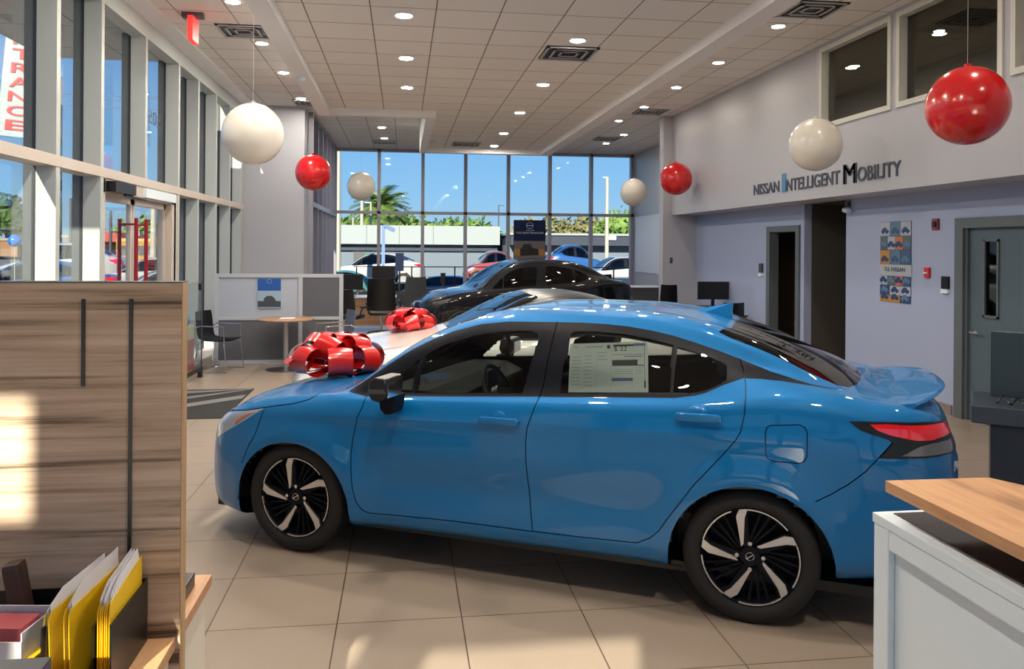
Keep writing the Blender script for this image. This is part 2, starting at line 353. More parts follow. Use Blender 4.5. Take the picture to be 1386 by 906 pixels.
struct('wall_right_pier', MB().box((5.29, 15.78, 0), (6.75, 16.02, H1)), 'wall')
struct('wall_right_far', MB().box((6.65, 16.02, 0), (6.8, YB + .1, H1)), 'wall'); struct('ceiling_far_right', MB().box((5.55, 15.7, H1 + .001), (6.8, YB + .1, H1 + .12)), 'ceil_side')
wp = MB().box((6.62, 17.2, 1.15), (6.65, 22.2, 2.72)); struct('trim_2', wp, mat('pale_wall_panel', (.66, .72, .86), .3))
# door on the right
df = MB()
df.box((5.985, 7.86, 0), (6.018, 7.99, 2.17)); df.box((5.985, 6.6, 0), (6.018, 6.72, 2.17)); df.box((5.985, 6.72, 2.06), (6.018, 7.86, 2.17)); df.box((6.018, 7.83, 0), (6.15, 7.928, 2.118)); df.box((6.018, 6.722, 0), (6.15, 6.75, 2.118)); df.box((6.018, 6.75, 2.06), (6.15, 7.83, 2.118))
d1 = struct('door_1', df, 'doorf')
yz = MB(); yz_wall(yz, 6.752, 7.828, .01, 2.058, [(7.42, 7.60, 1.14, 1.92)], 6.05, 6.095); yz.build('door_leaf', 'doorp', d1)
MB().box((6.06, 7.42, 1.14), (6.066, 7.60, 1.92)).build('vision_pane', 'dark_glass', d1)
vf = MB()
for a in ((7.40, 7.425, 1.12, 1.94), (7.595, 7.62, 1.12, 1.94), (7.40, 7.62, 1.12, 1.145), (7.40, 7.62, 1.915, 1.94)): vf.box((6.035, a[0], a[2]), (6.055, a[1], a[3]))
vf.build('vision_frame', 'doorf', d1)
hd = MB().cyl((6.05, 7.74, .95), (5.99, 7.74, .95), .012); hd.cyl((5.99, 7.75, .95), (5.99, 7.62, .95), .010); hd.cyl((6.05, 7.74, .95), (6.042, 7.74, .95), .028)
hd.build('door_handle', 'chrome', d1, smooth=True)
rm = MB(); rm.box((6.14, 6.3, 0), (8.2, 6.4, 2.5)); rm.box((8.1, 6.3, 0), (8.2, 9.3, 2.5)); rm.box((6.14, 9.2, 0), (8.2, 9.3, 2.5)); rm.box((6.14, 6.3, 2.5), (8.2, 9.3, 2.58))
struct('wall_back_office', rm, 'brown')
# corridor opening
co = MB(); co.box((6.14, 11.35, 0), (9.3, 11.44, 2.56)); co.box((6.14, 10.1, 0), (9.3, 10.2, 2.56)); co.box((9.2, 10.1, 0), (9.3, 11.44, 2.56)); co.box((6.05, 10.1, 2.5), (9.3, 11.44, 2.57))
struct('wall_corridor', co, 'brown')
# office doorway
of = MB(); of.box((5.99, 12.44, 0), (6.018, 12.56, 2.19)); of.box((5.99, 11.46, 0), (6.018, 11.57, 2.19)); of.box((5.99, 11.57, 2.10), (6.018, 12.44, 2.19)); of.box((6.018, 12.44, 0), (6.15, 12.498, 2.128)); of.box((6.018, 11.532, 0), (6.15, 11.57, 2.128)); of.box((6.018, 11.57, 2.09), (6.15, 12.44, 2.128))
struct('door_2', of, 'doorf')
orm = MB(); orm.box((6.14, 13.6, 0), (9.3, 13.7, 2.5)); orm.box((9.2, 11.4, 0), (9.3, 13.7, 2.5)); orm.box((6.14, 11.44, 2.5), (9.3, 13.7, 2.58)); orm.box((6.14, 11.44, 0), (9.3, 11.46, 2.5))
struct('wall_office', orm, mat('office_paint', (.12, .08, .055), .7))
# canopy outside the left windows, pavement
cn = MB().box((-5.3, 3.65, 4.6), (-3.34, 12.75, 4.9)); struct('ceiling_canopy', cn, grid_mat('canopy_panel', (.55, .56, .56), (.12, .12, .12), 1.2, -5.3, 3.65, .02, .7))
struct('ground_outside', MB().box((-120, -60, -.30), (120, 160, -.12)), 'asphalt')
pv = MB().box((-5.6, Y0 - 3, -.11), (-3.31, 23.9, -.01)); pv.box((-3.29, YB + .12, -.11), (9.5, 23.9, -.01)); pv.box((-5.6, Y0 - 3, -.11), (9.5, Y0 - .26, -.01))
fc = MB().box((-9, Y0 - 6, -.01), (-3.31, 3.0, .0)); fc.box((-9, Y0 - 6, -.0101), (6, Y0 - .26, -.0001))  # unseen pale slab added to brighten reflections in the sedan doors
struct('ground_reflector', fc, noise_mat('reflector_concrete', (.52, .50, .46), (.60, .57, .52), 2))
struct('sidewalk_outside', pv, noise_mat('concrete', (.20, .19, .18), (.25, .24, .22), 2))

# ------------------------------------------------------------------ car bodies: lofted half sections
def pchip(xs, ys, x):
    xs=np.asarray(xs,float);ys=np.asarray(ys,float);x=np.clip(np.asarray(x,float),xs[0],xs[-1])
    h=np.diff(xs);d=np.diff(ys)/h;n=len(xs);m=np.zeros(n)
    for i in range(1,n-1):
        if d[i-1]*d[i]>0:
            w1=2*h[i]+h[i-1];w2=h[i]+2*h[i-1];m[i]=(w1+w2)/(w1/d[i-1]+w2/d[i])
    m[0]=d[0];m[-1]=d[-1]
    i=np.clip(np.searchsorted(xs,x,side='right')-1,0,n-2)
    t=(x-xs[i])/h[i];t2=t*t;t3=t2*t
    return (2*t3-3*t2+1)*ys[i]+(t3-2*t2+t)*h[i]*m[i]+(-2*t3+3*t2)*ys[i+1]+(t3-t2)*h[i]*m[i+1]
K={} # key tables of the sedan body: station -> value (metres)
K['w']=[(0,.34),(.04,.50),(.1,.62),(.2,.72),(.3,.78),(.45,.825),(.6,.848),(.9,.865),(1.3,.87),(3.0,.87),(3.5,.866),(3.9,.835),(4.1,.79),(4.22,.73),(4.3,.66),(4.36,.58),(4.42,.40)]
K['zb']=[(0,.20),(.1,.15),(.4,.14),(1.2,.165),(1.3,.18),(3.1,.195),(3.8,.225),(4.2,.26),(4.42,.38)]
K['zh']=[(0,.585),(.04,.65),(.1,.715),(.2,.785),(.35,.862),(.6,.928),(.9,.957),(1.06,.970),(1.12,.985),(1.3,1.068),(1.5,1.183),(1.7,1.312),(1.9,1.418),(2.1,1.463),(2.4,1.485),(2.7,1.485),(3.0,1.467),(3.2,1.435),(3.4,1.375),(3.7,1.275),(3.9,1.19),(4.0,1.125),(4.08,1.105),(4.2,1.10),(4.28,1.095),(4.34,1.05),(4.39,.95),(4.42,.84)]
K['zbelt']=[(0,.53),(.04,.59),(.1,.65),(.2,.725),(.35,.80),(.6,.875),(.9,.925),(1.2,.960),(1.33,.97),(2.4,1.03),(3.1,1.075),(3.3,1.10),(3.45,1.125),(3.6,1.14),(3.8,1.13),(4.0,1.095),(4.15,1.07),(4.28,1.03),(4.36,.95),(4.42,.81)]
K['ybelt']=[(0,.30),(.1,.55),(.3,.70),(.6,.765),(1.2,.79),(3.0,.79),(3.4,.775),(3.8,.735),(4.1,.69),(4.25,.63),(4.36,.51),(4.42,.36)]
K['yr']=[(0,.22),(.1,.42),(.3,.56),(.6,.63),(1.0,.70),(1.2,.725),(1.4,.70),(1.6,.665),(1.8,.635),(2.0,.61),(2.4,.59),(3.0,.58),(3.4,.60),(3.74,.655),(4.0,.64),(4.15,.60),(4.36,.44),(4.42,.30)]
K['zr']=[(0,.565),(.04,.625),(.1,.69),(.2,.76),(.35,.828),(.6,.892),(.9,.935),(1.1,.957),(1.2,.99),(1.3,1.055),(1.4,1.125),(1.58,1.235),(1.8,1.335),(1.98,1.385),(2.14,1.40),(2.43,1.41),(2.7,1.405),(2.94,1.375),(3.18,1.32),(3.39,1.255),(3.54,1.21),(3.7,1.17),(3.9,1.125),(4.1,1.09),(4.22,1.065),(4.33,1.01),(4.38,.93),(4.42,.83)]
K['ye']=[(0,.15),(.1,.34),(.3,.48),(.6,.56),(1.0,.62),(1.2,.65),(1.4,.645),(1.8,.585),(2.0,.56),(2.4,.54),(3.0,.53),(3.3,.55),(3.6,.58),(3.9,.58),(4.1,.55),(4.22,.50),(4.36,.36),(4.42,.22)]
K['ze']=[(0,.575),(.04,.64),(.1,.705),(.2,.775),(.35,.842),(.6,.902),(.9,.943),(1.1,.965),(1.2,1.005),(1.3,1.075),(1.4,1.148),(1.58,1.26),(1.8,1.362),(2.0,1.418),(2.2,1.44),(2.5,1.447),(2.8,1.443),(3.0,1.425),(3.2,1.385),(3.3,1.355),(3.54,1.275),(3.75,1.19),(3.9,1.135),(4.02,1.105),(4.15,1.092),(4.27,1.08),(4.34,1.035),(4.39,.94),(4.42,.835)]
def key(k,s,K=K):
    a=np.array(K[k]);return pchip(a[:,0],a[:,1],s)
NR=13
def rows(s,K=K):
    s=np.atleast_1d(np.asarray(s,float));g=lambda k:key(k,s,K)
    w,zb,zh,zt,yb,yr,zr,ye,ze=[g(k) for k in('w','zb','zh','zbelt','ybelt','yr','zr','ye','ze')]
    H=zt-zb
    Y=[0*s,w-.16*np.minimum(1,w/.8),w-.035,w-.008,w,w-.012,w-.5*(w-yb)+.003,yb,(yb+yr)/2+.022*np.clip((zr-zt)/.3,0,1),yr,ye,ye*.55,0*s]
    Z=[zb,zb,zb+.06*H/.75,zb+.25*H,zb+.50*H,zb+.79*H,zt-.035*H/.75,zt,(zt+zr)/2,zr,ze,ze+(zh-ze)*.70,zh]
    return np.array(Y).T,np.array(Z).T   # (ns,13)
def section(s,nv,K=K):
    """dense section: nv sub-steps per row interval; catmull-rom through the 13 rows"""
    Y,Z=rows(s,K);P=np.stack([Y,Z],-1)
    Pm=np.concatenate([ (P[:,1:2]*[-1,1]), P, P[:,-2:-1]*[-1,1]],1)
    out=[]
    for i in range(NR-1):
        p0,p1,p2,p3=Pm[:,i],Pm[:,i+1],Pm[:,i+2],Pm[:,i+3]
        # centripetal-ish: limit tangents by local chord lengths
        d01=np.linalg.norm(p1-p0,axis=1)+1e-6;d12=np.linalg.norm(p2-p1,axis=1)+1e-6;d23=np.linalg.norm(p3-p2,axis=1)+1e-6
        m1=((p1-p0)/d01[:,None]*d12[:,None]+(p2-p1)/d12[:,None]*d01[:,None])/(d01+d12)[:,None]*d12[:,None]
        m2=((p2-p1)/d12[:,None]*d23[:,None]+(p3-p2)/d23[:,None]*d12[:,None])/(d12+d23)[:,None]*d12[:,None]
        for k in range(nv):
            t=k/nv;t2=t*t;t3=t2*t
            out.append((2*t3-3*t2+1)*p1+(t3-2*t2+t)*m1+(-2*t3+3*t2)*p2+(t3-t2)*m2)
    out.append(P[:,-1])
    return np.stack(out,1)  # (ns, nv*12+1, 2)
KZ={}
KZ['w']=[(0,.38),(.04,.58),(.1,.70),(.2,.78),(.35,.84),(.6,.89),(.9,.91),(1.4,.90),(2.4,.90),(3.2,.92),(3.6,.92),(3.95,.89),(4.15,.83),(4.28,.74),(4.34,.62),(4.38,.42)]
KZ['zb']=[(0,.20),(.1,.14),(.4,.13),(1.2,.14),(3.1,.15),(3.8,.20),(4.2,.26),(4.38,.38)]
KZ['zh']=[(0,.50),(.04,.56),(.1,.61),(.2,.66),(.4,.72),(.8,.80),(1.2,.86),(1.5,.90),(1.6,.925),(1.8,1.02),(2.1,1.17),(2.35,1.27),(2.55,1.31),(2.75,1.312),(3.0,1.285),(3.4,1.19),(3.8,1.07),(4.0,1.0),(4.15,.985),(4.26,.975),(4.32,.90),(4.36,.80),(4.38,.70)]
KZ['zbelt']=[(0,.46),(.04,.52),(.1,.58),(.2,.63),(.4,.71),(.8,.80),(1.2,.84),(1.6,.86),(2.4,.89),(3.0,.93),(3.4,.965),(3.8,.975),(4.0,.96),(4.2,.93),(4.3,.85),(4.38,.66)]
KZ['ybelt']=[(0,.34),(.1,.6),(.3,.74),(.6,.80),(1.2,.81),(2.4,.80),(3.0,.79),(3.4,.77),(3.8,.74),(4.1,.70),(4.25,.64),(4.34,.53),(4.38,.38)]
KZ['yr']=[(0,.26),(.1,.48),(.3,.62),(.6,.68),(1.2,.72),(1.6,.73),(1.8,.70),(2.1,.64),(2.4,.59),(2.8,.56),(3.2,.58),(3.6,.62),(3.9,.64),(4.15,.60),(4.34,.45),(4.38,.3)]
KZ['zr']=[(0,.485),(.04,.54),(.1,.60),(.2,.65),(.4,.72),(.8,.81),(1.2,.855),(1.5,.885),(1.65,.92),(1.8,.99),(2.1,1.12),(2.35,1.20),(2.6,1.235),(2.8,1.23),(3.1,1.18),(3.4,1.10),(3.7,1.02),(3.9,.99),(4.1,.965),(4.25,.94),(4.33,.84),(4.38,.68)]
KZ['ye']=[(0,.18),(.1,.38),(.3,.52),(.6,.60),(1.2,.64),(1.6,.66),(1.8,.645),(2.1,.59),(2.4,.54),(2.8,.51),(3.2,.53),(3.6,.55),(3.9,.56),(4.1,.54),(4.25,.47),(4.34,.36),(4.38,.22)]
KZ['ze']=[(0,.49),(.04,.55),(.1,.605),(.2,.655),(.4,.715),(.8,.80),(1.2,.855),(1.5,.89),(1.63,.925),(1.8,1.005),(2.1,1.145),(2.35,1.235),(2.6,1.27),(2.8,1.268),(3.1,1.225),(3.4,1.145),(3.7,1.06),(3.9,1.01),(4.1,.975),(4.25,.955),(4.32,.88),(4.36,.78),(4.38,.69)]
def in_poly(x, z, poly):
    c = False; n = len(poly)
    for i in range(n):
        x1, z1 = poly[i]; x2, z2 = poly[i - 1]
        if (z1 > z) != (z2 > z) and x < (x2 - x1) * (z - z1) / (z2 - z1) + x1: c = not c
    return c
def seg_dist(x, z, pl):
    best = 9
    for (x1, z1), (x2, z2) in zip(pl[:-1], pl[1:]):
        dx, dz = x2 - x1, z2 - z1; L = dx * dx + dz * dz + 1e-12
        t = max(0, min(1, ((x - x1) * dx + (z - z1) * dz) / L)); best = min(best, math.hypot(x - x1 - t * dx, z - z1 - t * dz))
    return best
def offset(pl, d):
    out = []; n = len(pl)
    for i, p in enumerate(pl):
        a = pl[max(0, i - 1)]; b = pl[min(n - 1, i + 1)]
        dx, dz = b[0] - a[0], b[1] - a[1]; L = math.hypot(dx, dz) + 1e-9
        out.append((p[0] - dz / L * d, p[1] + dx / L * d))
    return out
def cut(bm, lv, pl, axis, vmin, vmax):
    """bisect the faces under a polyline; axis 'z': polyline in (station, height), axis 'y': in (station, lateral)"""
    k = 2 if axis == 'z' else 1
    cen = [(f, f.calc_center_median(), sum(v[lv] for v in f.verts) / len(f.verts)) for f in bm.faces]
    for a, b in zip(pl[:-1], pl[1:]):
        x0, x1 = min(a[0], b[0]) - .03, max(a[0], b[0]) + .03; q0, q1 = min(a[1], b[1]) - .045, max(a[1], b[1]) + .045
        sel = [f for f, c, v in cen if f.is_valid and x0 < c.x < x1 and q0 < c[k] < q1 and vmin <= v <= vmax]
        if not sel: continue
        d = (b[0] - a[0], b[1] - a[1])
        no = Vector((-d[1], 0, d[0])) if axis == 'z' else Vector((-d[1], d[0], 0))
        co = Vector((a[0], 0, a[1])) if axis == 'z' else Vector((a[0], a[1], 0))
        g = set(sel)
        for f in sel: g.update(f.edges); g.update(f.verts)
        nf = set(bm.faces)
        bmesh.ops.bisect_plane(bm, geom=list(g), dist=1e-5, plane_co=co, plane_no=no)
        new = [f for f in bm.faces if f not in nf]
        cen = [(f, c, v) for f, c, v in cen if f.is_valid and f not in g] + [(f, f.calc_center_median(), sum(v[lv] for v in f.verts) / len(f.verts)) for f in list(g) + new if isinstance(f, bmesh.types.BMFace) and f.is_valid]
def arch(c, a, b, zc, n=28):
    p = [(c - a * 1.04, -.1), (c - a * 1.02, zc - .1)]
    p += [(c - a * math.cos(PI * i / n), zc + b * math.sin(PI * i / n)) for i in range(n + 1)]
    return p + [(c + a * 1.02, zc - .1), (c + a * 1.04, -.1)]
class Body:
    def __init__(s, K, L, ds, nv, root, SH=2.2, scale=(1, 1, 1), sculpt=False):
        s.root = root; s.SH = SH; s.sc = scale
        S = np.unique(np.r_[np.linspace(0, .12, 9), np.arange(.12, L - .12, ds), np.linspace(L - .12, L, 9)])
        G = section(S, nv, K); ns, nr, _ = G.shape; s.K = K
        V = np.zeros((ns, nr, 3)); V[..., 0] = S[:, None]; V[..., 1] = G[..., 0]; V[..., 2] = G[..., 1]
        if sculpt:      # flared wheel arches, hollow lower doors, a soft crease through the handles
            x, y, z = V[..., 0], V[..., 1], V[..., 2]; side = np.clip((y - .55) / .2, 0, 1) * np.clip((1.0 - z) / .12, 0, 1)
            fade = lambda a, b, t: np.clip((x - a) / t, 0, 1) * np.clip((b - x) / t, 0, 1)
            fade2 = lambda a, b, t: (lambda q: q * q * (3 - 2 * q))(fade(a, b, t))
            dy = .011 * np.exp(-((z - (.845 + .035 * (x - 1.3))) / .045) ** 2) * fade2(.6, 4.1, .5)
            dy -= .024 * np.exp(-((z - (.50 + .02 * (x - 2.2))) / .105) ** 2) * fade2(1.25, 3.2, .35)
            for cx in (.862, 3.455):
                r = np.hypot(x - cx, (z - .30) * 1.02); dy += .020 * np.exp(-((r - .40) / .10) ** 2)
            V[..., 1] = y + dy * side
        W = np.concatenate([V[:, 1:2] * [1, -1, 1], V, V[:, -2:-1] * [1, -1, 1]], 1)
        du = np.gradient(V, axis=0); dv = (W[:, 2:] - W[:, :-2]) / 2
        N = np.cross(dv, du); N /= np.linalg.norm(N, axis=2, keepdims=True) + 1e-9
        cen = V - np.array([0, 0, .6]); sg = np.sign((N[..., 1] * V[..., 1] + N[..., 2] * (V[..., 2] - .55)).sum())
        N *= sg; N[:, 0] = (0, 0, -1); s.V, s.N = V, N
        bm = s.bm = bmesh.new(); s.lv = bm.verts.layers.float.new('v'); s.ln = bm.verts.layers.float_vector.new('n')
        vs = [[None] * nr for _ in range(ns)]
        for i in range(ns):
            for j in range(nr):
                q = bm.verts.new(V[i, j]); q[s.lv] = j / nv; q[s.ln] = Vector(N[i, j]); vs[i][j] = q
        s.nv = nv
        for i in range(ns - 1):
            for j in range(nr - 1):
                try: bm.faces.new((vs[i][j], vs[i + 1][j], vs[i + 1][j + 1], vs[i][j + 1]))
                except ValueError: pass
    def liner(s, skip, m, inset=.014):
        """dark inner shell a little behind the panels, seen through the shut lines and the glass"""
        V, N, nv = s.V, s.N, s.nv; P = V - N * inset; P[..., 1] = np.maximum(P[..., 1], 0); ns, nr, _ = V.shape; Fc = []
        for i in range(ns - 1):
            for j in range(nr - 1):
                c = (V[i, j] + V[i + 1, j + 1]) / 2
                if not skip(c[0], c[1], c[2], (j + .5) / nv): Fc.append((i * nr + j, (i + 1) * nr + j, (i + 1) * nr + j + 1, i * nr + j + 1))
        mb = MB(); pts = P.reshape(-1, 3)
        for sgn in (-1, 1): mb.add([s.loc(p, sgn) for p in pts], Fc)
        o = mb.build('inner_shell', m, s.root); return o
    def loc(s, p, sgn=-1): return ((p[0] - s.SH) * s.sc[0], sgn * p[1] * s.sc[1], p[2] * s.sc[2])
    def emit(s, faces, name, m, sides=(-1,), parent=None, push=0.0):
        """faces of the half body -> one mesh; sides -1 near, 1 far"""
        idx = {}; P = []; Nn = []; Fc = []
        for sgn in sides:
            idx = {}
            for f in faces:
                ids = []
                for v in f.verts:
                    k = (v.index, sgn)
                    if k not in idx:
                        n = v[s.ln]; n = Vector((n.x, n.y, n.z)); n.normalize(); p = v.co + n * push
                        idx[k] = len(P); P.append(s.loc(p, sgn)); Nn.append(Vector((n.x, sgn * n.y, n.z)).normalized())
                    ids.append(idx[k])
                nf = sum((Vector(P[ids[i - 1]]).cross(Vector(P[ids[i]])) for i in range(len(ids))), Vector())
                if nf.dot(sum((Nn[i] for i in ids), Vector())) < 0: ids.reverse()
                Fc.append(ids)
        if not Fc: return None
        me = bpy.data.meshes.new(name); me.from_pydata(P, [], Fc)
        for p in me.polygons: p.use_smooth = True
        me.normals_split_custom_set_from_vertices(Nn)
        o = bpy.data.objects.new(name, me); C.objects.link(o); me.materials.append(m); o.parent = parent or s.root
        return o
    def caps(s, mf, mr):
        for i, nm, m in ((0, 'nose_panel', mf), (-1, 'tail_panel', mr)):
            q = s.V[i]; pts = [s.loc(p, -1) for p in q] + [s.loc(p, 1) for p in q[::-1]][1:-1]
            MB().add(pts, [tuple(range(len(pts)))]).build(nm, m, s.root)
    def done(s): s.bm.free()
def make_wheel(root, s, sgn, R=.325, lat=.845, rim=.238, style=5, SH=2.2, sc_=(1, 1, 1)):
    c = empty('wheel', ((s - SH) * sc_[0], 0, R)); c.parent = root
    def L(x, l, z): return (x, sgn * l, z)
    tp = [(rim - .005, lat - .022), (rim + .01, lat - .006), (rim + .035, lat), (R - .035, lat - .004), (R - .012, lat - .016), (R - .001, lat - .035), (R, lat - .06), (R, lat - .16), (R - .012, lat - .19), (R - .05, lat - .205), (rim, lat - .2)]
    t = MB(); n = 56
    V = [L(r * math.cos(2 * PI * k / n), l, r * math.sin(2 * PI * k / n)) for r, l in tp for k in range(n)]
    t.add(V, [(i * n + k, i * n + (k + 1) % n, (i + 1) * n + (k + 1) % n, (i + 1) * n + k) for i in range(len(tp) - 1) for k in range(n)])
    t.build('tire', 'rubber', c, smooth=True)
    rp = [(rim + .002, lat - .02), (rim - .004, lat - .012), (rim - .012, lat - .03), (rim - .03, lat - .13), (.05, lat - .14), (.0, lat - .14)]
    m = MB(); V = [L(r * math.cos(2 * PI * k / n), l, r * math.sin(2 * PI * k / n)) for r, l in rp for k in range(n)]
    m.add(V, [(i * n + k, i * n + (k + 1) % n, (i + 1) * n + (k + 1) % n, (i + 1) * n + k) for i in range(len(rp) - 1) for k in range(n)])
    # dark spoke webs and fins behind the bright blades
    def pris(mb, poly, l0, l1):
        k = len(poly); mb.add([L(x, l0, z) for x, z in poly] + [L(x, l1, z) for x, z in poly], [tuple(range(k)), tuple(range(2 * k - 1, k - 1, -1))] + [(i, (i + 1) % k, k + (i + 1) % k, k + i) for i in range(k)])
    bl = MB(); q = rim / .238
    for k in range(5):
        a0 = math.radians(90 + 72 * k); d = 1 if sgn < 0 else -1
        def pt(r, deg): a = a0 - d * math.radians(deg); return (r * q * math.cos(a), r * q * math.sin(a))
        pris(m, [pt(.03, -45), pt(.19, -22), pt(.229, -16), pt(.229, 2), pt(.19, -4), pt(.03, 0)], lat - .05, lat - .033)
        for dg in (14, 26, 38): pris(m, [pt(.06, dg - 24), pt(.226, dg - 2), pt(.226, dg + 1), pt(.06, dg - 14)], lat - .075, lat - .05)
        pris(bl, [pt(.062, -42), pt(.066, -27), pt(.186, -8), pt(.232, -3), pt(.232, -13), pt(.198, -19.5)], lat - .032, lat - .020)
        arc = [pt(.2325, g) for g in range(-3, 50, 4)] + [pt(.226, g) for g in range(49, -4, -4)]
        h = len(arc) // 2
        for i in range(h - 1): pris(bl, [arc[i], arc[i + 1], arc[2 * h - 2 - i], arc[2 * h - 1 - i]], lat - .028, lat - .015)
    m.build('rim', 'satin', c); bl.build('rim_blades', alloy, c)
    h = MB(); h.cyl(L(0, lat - .06, 0), L(0, lat - .026, 0), .046, 24); h.build('hub_cap', 'satin', c)
    e = MB(); e.tube([L(.019 * math.cos(2 * PI * i / 20), lat - .024, .019 * math.sin(2 * PI * i / 20)) for i in range(20)], .002, 5, True); e.box(L(-.022, lat - .027, -.002), L(.022, lat - .022, .002), Matrix.Rotation(math.radians(-35 * sgn * -1), 4, 'Y')); e.build('hub_emblem', 'chrome', c)
    for k in range(4):
        a = PI / 4 + PI / 2 * k + .78; lg = MB(); lg.cyl(L(.062 * math.cos(a), lat - .06, .062 * math.sin(a)), L(.062 * math.cos(a), lat - .024, .062 * math.sin(a)), .0105, 8)
        lg.build('lug_nut', 'chrome', c)
    return c
def seat(root, x, y, name='seat', bench=False, hh=.62, m='satin', wd=.25):
    s = MB(); w_ = .6 if bench else wd
    s.box((x - .48, y - w_, .42), (x + .02, y + w_, .56)); Mt = Matrix.Translation((x, 0, .5)) @ Matrix.Rotation(math.radians(14), 4, 'Y')
    s.box((-.06, y - w_ * .95, 0), (.06, y + w_ * .95, hh), Mt)
    o = s.build(name, m, root, bevel=.04, seg=2)
    for dy in ((-.35, .35) if bench else (0,)):
        h = MB().box((-.045, y + dy - .13, hh + .03), (.05, y + dy + .13, hh + .20), Mt); h.cyl(Mt @ Vector((0, y + dy - .05, hh - .05)), Mt @ Vector((0, y + dy - .05, hh + .1)), .008); h.cyl(Mt @ Vector((0, y + dy + .05, hh - .05)), Mt @ Vector((0, y + dy + .05, hh + .1)), .008)
        h.build('headrest', m, o, bevel=.02)
    return o

# ---------------------------------------------------------------- the blue sedan
E_ANG = math.atan2(-.4614, .887)
def car_root(A, D, dh, name, label, cat, group=None):
    e0 = np.array([.8873, -.4612]); n0 = np.array([-.4612, -.8873]); O = np.array([-1.004, 6.0])
    c = O + e0 * 2.2 + e0 * A - n0 * D
    return empty(name, (c[0], c[1], 0), E_ANG + dh, label, cat, group)
car = car_root(0, 0, 0, 'sedan', 'bright blue four door sedan with price sticker in rear window and red bow on hood', 'car')
B = Body(K, 4.42, .019, 6, car, sculpt=True)
TRIM_LOW = [(1.188, .968), (1.229, .963), (1.326, .953), (1.812, .985), (2.378, 1.022), (2.481, 1.027), (3.084, 1.065), (3.182, 1.082), (3.235, 1.098), (3.321, 1.139), (3.411, 1.172), (3.496, 1.173), (3.597, 1.168), (3.744, 1.151), (3.877, 1.132)]
TRIM_TOP = [(1.188, .968), (1.22, .992), (1.3, 1.046), (1.4, 1.118), (1.551, 1.218), (1.677, 1.283), (1.795, 1.332), (1.961, 1.378), (2.119, 1.398), (2.406, 1.405), (2.556, 1.407), (2.686, 1.404), (2.802, 1.396), (2.929, 1.379), (3.047, 1.356), (3.166, 1.324), (3.289, 1.287), (3.386, 1.254), (3.538, 1.204), (3.655, 1.175), (3.737, 1.156), (3.877, 1.132)]
TRIM = TRIM_LOW + TRIM_TOP[::-1][1:-1]
FQ = [(1.417, .980), (1.421, 1.0), (1.53, 1.096), (1.628, 1.176), (1.601, .993)]
FW = [(1.627, .992), (1.658, 1.194), (1.717, 1.232), (1.793, 1.269), (1.952, 1.320), (2.106, 1.346), (2.239, 1.355), (2.287, 1.352), (2.314, 1.338), (2.322, 1.311), (2.268, 1.031)]
RW = [(2.476, 1.045), (2.477, 1.128), (2.499, 1.348), (2.514, 1.360), (2.607, 1.365), (2.781, 1.358), (2.928, 1.337), (3.053, 1.310), (3.059, 1.083)]
RQ = [(3.074, 1.084), (3.074, 1.303), (3.208, 1.270), (3.305, 1.236), (3.328, 1.223), (3.334, 1.163), (3.303, 1.142), (3.233, 1.109), (3.162, 1.090)]
DF = [(1.33, .957), (1.328, .9), (1.299, .832), (1.279, .735), (1.268, .633), (1.274, .524), (1.285, .436), (1.306, .356), (1.342, .315), (1.384, .301)]
DB = [(1.384, .301), (1.876, .318), (2.357, .320), (2.673, .325), (2.91, .333)]
DS = [(2.409, 1.405), (2.388, 1.157), (2.373, 1.023), (2.35, .945), (2.324, .862), (2.317, .785), (2.322, .678), (2.338, .478), (2.357, .320)]
DR = [(3.386, 1.254), (3.408, 1.209), (3.424, 1.149), (3.430, 1.089), (3.427, 1.023), (3.41, .936), (3.384, .89), (3.333, .826), (3.257, .737), (3.194, .665), (3.123, .563), (3.069, .486), (3.025, .417), (2.977, .369), (2.91, .333)]
FUEL = [(3.546, .976), (3.678, .987), (3.700, .977), (3.711, .955), (3.711, .843), (3.699, .819), (3.679, .810), (3.559, .810), (3.534, .823), (3.525, .851), (3.524, .942), (3.531, .966), (3.546, .976)]
LAMP = [(3.894, 1.016), (3.946, 1.017), (4.10, 1.017), (4.224, 1.014), (4.307, 1.007), (4.43, .99), (4.43, .86), (4.295, .853), (4.204, .853), (4.025, .854), (4.035, .868), (4.070, .912), (4.079, .927), (4.067, .938), (4.01, .955), (3.946, .976)]
LRED = [(3.984, 1.004), (4.059, 1.007), (4.162, 1.001), (4.288, .999), (4.43, .985), (4.43, .955), (4.32, .943), (4.249, .931), (4.188, .934), (4.138, .944), (4.068, .960), (4.016, .979)]
LLOW = [(4.12, .866), (4.20, .862), (4.43, .862), (4.43, .925), (4.26, .918), (4.20, .905)]
BR = [(4.077, .917), (3.968, .793), (3.898, .731), (3.818, .676), (3.751, .640)]
HL = [(.20, .60), (.384, .692), (.451, .728), (.53, .773), (.596, .814), (.637, .835), (.562, .822), (.473, .803), (.40, .79), (.30, .765), (.20, .72), (.12, .66)]
HA = [(.405, .712), (.43, .735), (.488, .77), (.567, .808), (.50, .785), (.44, .76), (.41, .735)]
HS = [(.05, .66), (.12, .70), (.20, .735), (.30, .775), (.40, .797), (.474, .805), (.647, .841), (.744, .861), (.861, .883), (.946, .909), (.985, .935), (1.0, .96)]
BF = [(.637, .825), (.59, .67), (.547, .603), (.50, .50)]
AF = arch(.862, .392, .365, .295); AR = arch(3.455, .388, .385, .295)
WS = [(1.10, -.01), (1.125, .25), (1.17, .45), (1.235, .585), (1.29, .628), (1.40, .632), (1.58, .61), (1.8, .57), (1.93, .545), (1.955, .52), (1.93, .35), (1.905, .15), (1.90, -.01)]
CW = [(.99, -.01), (1.02, .3), (1.07, .5), (1.15, .66), (1.23, .70)]
